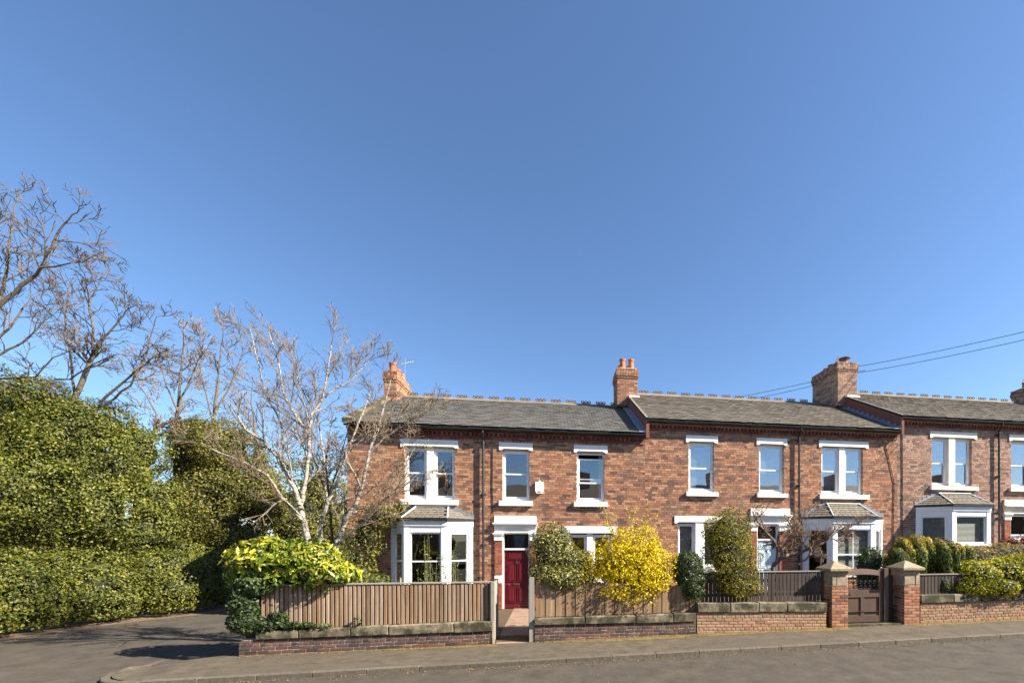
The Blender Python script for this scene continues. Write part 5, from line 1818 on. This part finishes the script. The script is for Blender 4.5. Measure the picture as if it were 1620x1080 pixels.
bare_tree('thin pale bare tree behind the left stems of the birch', at(345, 1000, 24.0), [
    ([(345, 1000), (342, 760), (338, 660), (345, 600), (350, 550), (355, 520)], 24.0, 0.090, .009, 1, 1.8, .2, .35),
    ([(338, 670), (325, 620), (318, 590), (310, 560)], 24.0, 0.038, .01, 1, 1.4, .3, .1),
    ([(340, 650), (365, 610), (380, 570), (392, 540)], 24.0, 0.038, .01, 1, 1.5, .3, .1),
    ([(420, 1000), (415, 760), (405, 690), (398, 640), (400, 590)], 25.0, 0.075, .009, 1, 1.6, .3, .3),
], 34, 'bark', 'twig', 'catkin')
bare_tree('low bare tree between the birch and the house gable', at(540, 990, 20.0), [
    ([(530, 1000), (527, 860), (520, 780), (515, 730), (520, 690), (528, 650)], 19.0, 0.068, .009, 1, 1.5, .3, .3),
    ([(520, 780), (535, 740), (545, 700), (560, 660)], 19.0, 0.038, .01, 1, 1.3, .3, .1),
    ([(524, 800), (505, 750), (495, 720), (480, 690)], 19.0, 0.038, .01, 1, 1.3, .3, .1),
], 35, 'bark', 'twig', None)

# ================================================================== garden shrubs
def shrub(name, label, cat, base, ells, sets, core=0.75, stems=None, seed=1, group=None, minz=None):
    """sets = [(material, count, size, aspect, droop, lump, lsc, depth, part)]"""
    t = thing(name, label, cat, base, group)
    for k, (mat, n, size, asp, droop, lump, lsc, depth, part) in enumerate(sets):
        p, nn = shell(ells, n, seed + 7 * k, lump, lsc, depth, -0.45, minz)
        put(part, leaf_mesh(part, p, nn, size, mat, asp, 0.12, droop, 0.6), t, kind='stuff')
    if core:
        put('shade_core', core_mesh('shade_core', ells, core, minz=minz), t, kind='stuff')
    if stems:
        stems.put('stems', 'stem_g', t)
    return t


def fan_stems(base, tips, r=0.012, bend=0.15, seed=3, sides=4):
    rr = random.Random(seed)
    m = MB()
    for tip in tips:
        a, b = Vector(base) + Vector((rr.uniform(-.12, .12), rr.uniform(-.08, .08), 0)), Vector(tip)
        mid = a.lerp(b, 0.5) + Vector((rr.uniform(-bend, bend), rr.uniform(-bend, bend), bend))
        pts = []
        for i in range(7):
            t = i / 6
            pts.append(a * (1 - t) ** 2 + mid * 2 * t * (1 - t) + b * t * t)
        m.tube(pts, [r * (1 - 0.7 * i / 6) for i in range(7)], sides, cap=False)
    return m


# spotted laurel over the left end of the picket fence
LE = [(-6.15, 10.85, 1.90, .8, .65, .50), (-5.35, 10.85, 1.88, .65, .6, .50), (-4.75, 10.7, 1.55, .50, .5, .33), (-6.45, 10.85, 1.6, .45, .5, .5), (-5.7, 10.9, 1.55, 1.0, .6, .45), (-5.1, 10.6, 1.65, .5, .4, .32)]
lt = thing('spotted_laurel', 'bright yellow green laurel bush spilling over the left end of the picket fence', 'shrub', (-5.7, 11.0, 0.05))
p, nn = shell(LE, 2300, 71, .2, 2.5, .25, -.4, 1.25)
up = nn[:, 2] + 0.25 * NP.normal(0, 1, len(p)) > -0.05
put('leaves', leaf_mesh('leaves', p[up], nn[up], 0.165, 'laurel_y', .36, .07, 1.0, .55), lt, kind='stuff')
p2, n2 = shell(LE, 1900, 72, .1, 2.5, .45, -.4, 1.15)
put('inner_leaves', leaf_mesh('inner_leaves', p2, n2, 0.14, 'laurel_g', .4, .07, .9, .5), lt, kind='stuff')  # darker green leaf set, deeper than the yellow one
put('shade_core', core_mesh('shade_core', LE, .62), lt, kind='stuff')
fan_stems((-5.7, 11.1, 0.0), [(-6.4, 11, 1.6), (-6.0, 11, 1.7), (-5.6, 11, 1.7), (-5.2, 11, 1.6), (-4.9, 11, 1.4)], .02).put('stems', 'stem_g', lt)

# ivy climbing over the end of the fence and wall
IE = [(-6.38, 10.50, 1.05, .28, .24, .62), (-6.35, 10.42, .62, .36, .2, .24), (-5.95, 10.44, .56, .42, .14, .14), (-5.45, 10.44, .54, .45, .10, .07), (-6.25, 10.5, 1.4, .32, .26, .3), (-5.75, 10.46, .70, .22, .09, .15)]
iv = thing('climbing_ivy', 'dark green ivy hanging over the left end of the fence and wall', 'ivy', (-6.2, 10.4, 0.3))
p, nn = shell(IE, 3400, 81, .2, 4, .3, -.4)
put('leaves', leaf_mesh('leaves', p, nn, 0.068, 'ivy_d', .8, .1, .5, .6), iv, kind='stuff')
p, nn = shell([(-4.15, 10.40, .60, .07, .06, .11), (-4.9, 10.4, .53, .35, .08, .03)], 160, 82, .2, 4, .3, -.4)
put('runner', leaf_mesh('runner', p, nn, 0.06, 'ivy_d', .8, .1, .5, .6), iv, kind='stuff')

# olive shrub right of the birch, under and beside the bay
shrub('garden_shrub', 'loose olive green shrub between the birch and the bay window', 'shrub', (-4.9, 12.4, 0),
      [(-4.95, 12.2, 1.1, .7, .6, .65), (-5.6, 12.6, 1.2, .6, .6, .9), (-4.4, 12.3, .95, .45, .45, .5)],
      [('shrub_g', 3400, .07, .45, .2, .2, 3, .4, 'leaves')], .6, seed=91)
shrub('wall_climber', 'leafy climber on the brick wall left of the bay window', 'climber', (-5.6, 14.9, 0),
      [(-5.75, 15.0, 2.6, .65, .5, .9), (-5.2, 14.9, 3.15, .55, .45, .45), (-5.9, 15.0, 1.4, .55, .5, 1.2), (-4.75, 15.1, 3.42, .35, .3, .22)],
      [('ivy_y', 3200, .085, .5, .4, .22, 2.5, .5, 'leaves')], .5, seed=95)
shrub('small_shrub', 'small green and bronze bush in front of the bay window', 'shrub', (-4.1, 12.0, 0),
      [(-4.12, 11.6, 1.25, .26, .22, .32), (-4.0, 11.6, .8, .3, .25, .5)], [('shrub_g', 420, .085, .4, .2, .2, 3, .4, 'leaves'), ('catkin', 60, .07, .45, .1, .2, 3, .2, 'bronze_leaves')], .5, seed=97)

# sparse leafy shoots in front of the bay
sh = thing('leafy_shoots', 'sparse tall green shoots in front of the right side of the bay', 'plant', (-3.0, 12.3, 0))
rs = random.Random(77)
m = MB()
lp = []
for k in range(34):
    bx, by = rs.uniform(-3.75, -2.15), rs.uniform(12.0, 12.9)
    top_z = rs.uniform(1.2, 2.0) + (0.55 if rs.random() < .35 else 0)
    tip = Vector((bx + rs.uniform(-.3, .35), by + rs.uniform(-.2, .2), top_z))
    a = Vector((bx, by, 0))
    pts = [a.lerp(tip, i / 6) + Vector((rs.gauss(0, .02), rs.gauss(0, .02), 0)) for i in range(7)]
    m.tube(pts, [.008 - .0009 * i for i in range(7)], 3, cap=False)
    for i in range(26):
        t = rs.uniform(.3, 1)
        q = a.lerp(tip, t)
        lp.append((q.x + rs.gauss(0, .05), q.y + rs.gauss(0, .05), q.z + rs.gauss(0, .03)))
m.put('stems', 'stem_g', sh)
P = np.array(lp)
put('leaves', leaf_mesh('leaves', P, np.tile([[0.2, -.6, .5]], (len(P), 1)), .052, 'shrub_g', .5, .1, .2, 1.0), sh, kind='stuff')

# variegated bush, forsythia, clipped bush, round shrub
shrub('variegated_bush', 'cream and green variegated bush right of the burgundy door', 'shrub', (0.1, 11.4, 0.02),
      [(.05, 11.1, 2.05, .58, .5, .72), (.40, 11.05, 1.65, .62, .55, .58), (-.12, 10.95, 1.5, .40, .5, .42), (.7, 11.1, 1.6, .48, .5, .55), (.3, 11.3, .8, .5, .4, .7), (.3, 10.62, 1.45, .6, .3, .3)],
      [('varieg', 10500, .058, .5, .2, .14, 3.5, .3, 'leaves')], .8, seed=101)
FE = [(1.0, 10.85, 1.55, .5, .5, .5), (1.95, 10.8, 1.75, .98, .65, .85), (2.5, 10.72, 1.6, .62, .55, .62), (1.35, 10.8, 1.7, .55, .5, .55), (2.1, 10.62, 1.25, .85, .48, .45), (2.2, 10.85, 2.25, .55, .45, .5), (2.45, 10.48, 1.0, .45, .25, .22), (1.5, 10.5, 1.15, .4, .25, .2)]
ft = thing('forsythia_bush', 'bright yellow flowering forsythia leaning over the board fence', 'shrub', (1.9, 11.1, 0.02))
rf_ = random.Random(8)
fbase = Vector((1.95, 11.1, 0.15))
m = MB()
fl_p, yg_p = [], []
for k in range(430):
    # arching shoot: rises from the stool, leans out, tips droop at the sides
    while True:
        u, v, w = rf_.gauss(0, 1), rf_.gauss(0, 1), rf_.gauss(0, 1)
        L_ = math.sqrt(u * u + v * v + w * w)
        if L_ > .1:
            break
    u, v, w = u / L_, v / L_, w / L_
    k_ = rf_.uniform(.55, 1.06) + (.16 if rf_.random() < .12 else 0)
    tip = Vector((2.02 + 1.26 * u * k_, 10.78 + .62 * v * k_, 1.62 + (.98 if w > 0 else .60) * w * k_))
    if w < -.3 and u < -.2:
        tip.z += .25
    if tip.z < 1.3:
        tip.y = min(tip.y, 10.46)
    tall = rf_.random() < .07
    if tall:
        tip = Vector((rf_.uniform(1.0, 3.0), rf_.uniform(10.7, 11.3), rf_.uniform(2.5, 3.2)))
    hi = max(tip.z + .15, 1.75)
    mid = Vector((fbase.x * .55 + tip.x * .45, fbase.y * .55 + tip.y * .45, hi * .95))
    pts = []
    for i in range(8):
        t = i / 7
        pts.append(fbase * (1 - t) ** 2 + mid * 2 * t * (1 - t) + tip * t * t)
    m.tube(pts, [.010 * (1 - .75 * i / 7) + .001 for i in range(8)], 3, cap=False)
    for j in range(44 if not tall else 26):
        t = rf_.uniform(.42, 1.0) if not tall else rf_.uniform(.7, 1)
        q = fbase * (1 - t) ** 2 + mid * 2 * t * (1 - t) + tip * t * t
        q = (q.x + rf_.gauss(0, .035), q.y + rf_.gauss(0, .03), q.z + rf_.gauss(0, .03))
        (yg_p if tall and t < .96 and rf_.random() < .75 else fl_p).append(q)
m.put('stems', 'twig_r', ft, kind='stuff')
P = np.array(fl_p)
pf, nf = shell([e for e in FE if e[2] > 1.05], 4200, 111, .3, 3.2, .55, -.45)
P = np.vstack([P, pf])
cf_ = unit(P - np.array([1.98, 11.0, 1.5]))
put('flowers', leaf_mesh('flowers', P, cf_ + np.array([0, -.4, .3]), .055, 'forsyth', .62, .2, .1, .9), ft, kind='stuff')
P = np.array(yg_p)
put('young_leaves', leaf_mesh('young_leaves', P, np.tile([[0, -.7, .4]], (len(P), 1)), .045, 'forsyth_g', .45, .1, .1, 1.0), ft, kind='stuff')
shrub('clipped_bush', 'small dark green clipped bush between the forsythia and the round shrub', 'shrub', (3.5, 11.0, .3),
      [(3.42, 10.72, 1.68, .40, .36, .42), (3.47, 10.66, 1.35, .40, .34, .42), (3.5, 10.6, 1.1, .33, .28, .3)], [('box', 3000, .045, .6, .1, .06, 4, .2, 'leaves')], .85, seed=121)
shrub('round_shrub', 'tall rounded olive and bronze shrub over the dark fence', 'shrub', (4.65, 11.2, .5),
      [(4.55, 10.9, 2.45, .66, .55, .78), (4.58, 10.82, 1.9, .74, .55, .78), (4.60, 10.7, 1.45, .68, .45, .5), (4.72, 10.6, 1.2, .62, .32, .28)],
      [('euon', 11000, .052, .42, -.6, .2, 4.5, .4, 'leaves')], .72, seed=131)

# crooked bare tree
rc = random.Random(41)
ct = thing('crooked_tree', 'small crooked bare tree behind the dark fence', 'tree', at(1221, 960, 11.6))
prmC = dict(seg=[.2, .16, .12, .1, .1], wig=[.15, .2, .24, .26, .26], up=[.03, .05, .05, .04, .03], kids=[5, 12, 8, 5, 0], t0=[.2, .1, .1, .1, .2],
            ang=[(30, 70), (35, 80), (35, 80), (30, 80), (20, 60)], ratio=[.6, .75, .7, .65, .5], rr=[.5, .5, .55, .6, .6], rmin=0.0048, split=0.014, max=4)
mbs = (MB(), MB())
ends = []
stem(mbs, [(1224, 980), (1221, 920), (1222, 898), (1229, 886), (1230, 870), (1226, 858), (1210, 840), (1197, 822), (1190, 808)], 11.6, .075, .016, prmC, rc, ends, 1, .75, .1, .45)
stem(mbs, [(1224, 893), (1234, 884), (1245, 878), (1262, 875), (1277, 869), (1292, 864), (1306, 856), (1314, 845), (1320, 835)], 11.6, .06, .016, prmC, rc, ends, 1, .75, -.3, .25)
stem(mbs, [(1229, 870), (1232, 845), (1245, 840), (1258, 835), (1268, 820), (1280, 805), (1293, 794)], 11.7, .035, .01, prmC, rc, ends, 1, .8, .2, .15)
stem(mbs, [(1277, 869), (1270, 858), (1265, 850), (1257, 840), (1255, 825)], 11.5, .03, .01, prmC, rc, ends, 1, .8, .1, .15)
stem(mbs, [(1240, 880), (1237, 868), (1238, 858), (1245, 850), (1250, 840)], 11.5, .022, .008, prmC, rc, ends, 2, .7, -.1, .15)
stem(mbs, [(1262, 893), (1275, 885), (1285, 872), (1297, 868), (1300, 880), (1297, 895)], 11.4, .03, .01, prmC, rc, ends, 2, .6, -.2, .15)
stem(mbs, [(1306, 856), (1322, 842), (1345, 830), (1365, 826)], 11.4, .022, .008, prmC, rc, ends, 1, .8, -.1, .1)
stem(mbs, [(1210, 840), (1202, 815), (1212, 805), (1220, 795)], 11.6, .02, .007, prmC, rc, ends, 2, .7, .1, .1)
finish_tree(ct, mbs, 'bark_r', 'twig_r', ends, 'catkin', .03, 1, .25)

# weeping golden conifers beside the right pier
cf = thing('weeping_conifer', 'dark green and gold weeping conifer behind the right gate pier', 'conifer', (10.8, 11.4, .9))
CE = []
rcf = random.Random(14)
for k, (x, zt, zb, r) in enumerate([(9.62, 2.15, 1.2, .30), (9.98, 2.40, 1.15, .34), (10.36, 2.46, 1.2, .32), (10.74, 2.44, 1.2, .31), (11.06, 2.38, 1.15, .25), (11.36, 2.36, 1.2, .24), (11.66, 2.30, 1.25, .23), (11.98, 2.18, 1.3, .24), (10.72, 1.36, .92, .20), (11.02, 1.5, 1.15, .13)]):
    CE.append((x, 11.2 + rcf.uniform(-.14, .12) - (.45 if k > 7 else 0), (zt + zb) / 2, r, .34 if k < 8 else .16, (zt - zb) / 2 + .03))
p, nn = shell(CE, 15000, 141, .14, 6, .3, -.4)
gold = (p[:, 2] + NP.normal(0, .12, len(p)) + .34 * nn[:, 0] + .2 * nn[:, 2] + .12 * lumps(p, 4.0, 6)) > 2.22
put('foliage', leaf_mesh('foliage', p[~gold], nn[~gold], .085, 'conif', .28, .05, 2.4, .4), cf, kind='stuff')
put('golden_tips', leaf_mesh('golden_tips', p[gold], nn[gold], .08, 'conif_y', .3, .05, 1.5, .5), cf, kind='stuff')
put('shade_core', core_mesh('shade_core', CE, .8), cf, kind='stuff')

LIM = [(11.9, 10.75, 1.35, .75, .55, .45), (12.7, 10.75, 1.45, .8, .55, .42), (13.5, 10.75, 1.55, .85, .55, .42), (14.4, 10.8, 1.6, .9, .55, .42), (11.45, 10.6, 1.05, .5, .4, .28), (12.3, 10.5, 1.08, .8, .35, .28), (13.3, 10.5, 1.15, .9, .35, .28), (14.4, 10.55, 1.25, .9, .35, .3), (15.6, 10.7, 1.5, .9, .5, .4)]
shrub('lime_shrub', 'lime yellow leafy shrub draped over the right garden wall', 'shrub', (13, 10.9, .9), LIM, [('lime', 13000, .066, .6, .3, .16, 4, .35, 'leaves')], .8, seed=151)
shrub('gold_shrub', 'pale gold feathery shrub behind the lime yellow shrub', 'shrub', (14.2, 11.9, .95),
      [(13.2, 12.0, 1.75, .7, .5, .42), (14.1, 12.0, 1.85, .8, .5, .42), (15.0, 12.1, 1.85, .8, .5, .42), (16.0, 12.1, 1.9, .8, .5, .42)], [('gold', 4200, .085, .25, .5, .15, 4, .35, 'leaves')], .75, seed=161)
shrub('red_shrub', 'dark red leaved shrub at the right edge below the door', 'shrub', (16.3, 13, .95),
      [(16.0, 13.2, 2.0, .6, .5, .5), (16.9, 13.2, 2.1, .7, .5, .5), (17.8, 13.2, 2.1, .7, .5, .5)], [('redleaf', 2400, .085, .5, .3, .18, 4, .4, 'leaves')], .7, seed=171)
shrub('garden_shrub', 'dark green bush behind the brown gate', 'shrub', (9.0, 11.6, .46),
      [(9.25, 11.7, 1.25, .45, .4, .75), (9.5, 11.9, 1.7, .4, .4, .5)], [('box', 1800, .065, .55, .2, .15, 4, .35, 'leaves')], .8, seed=181)

# ================================================================== fallen leaves
lp = []
rl = random.Random(99)
for k in range(3600):
    c = rl.random()
    if c < .38:
        x = rl.uniform(-7, 16)
        y = KY - abs(rl.gauss(0, .10)) - .01
        z = g(x) - .076
    elif c < .80:
        x = rl.uniform(-6.4, 16)
        y = WY - abs(rl.gauss(0, .09)) - .02
        z = g(x) + .008
        if -1.25 < x < -.5:
            continue
    elif c < .89:
        x = rl.uniform(-8, 16)
        y = rl.uniform(KY - 1.5, WY)
        z = g(x) + (.008 if y > KY + .13 else -.076)
        if KY - .02 < y < KY + .13:
            continue
    else:
        t = rl.random()
        x = -14.3 + 2.6 * t + abs(rl.gauss(0, .3))
        y = 14.0 + 3.8 * t - abs(rl.gauss(0, .3))
        z = g(x) - .066
    lp.append((x, y, z))
P = np.array(lp)
o = put('fallen_leaves', leaf_mesh('fallen_leaves', P, np.tile([[0, 0, 1.0]], (len(P), 1)), .034, 'litter', .6, .08, 0, .25), None, kind='stuff')
tag(o, 'dry leaf litter along the kerb and wall foot', 'leaves')
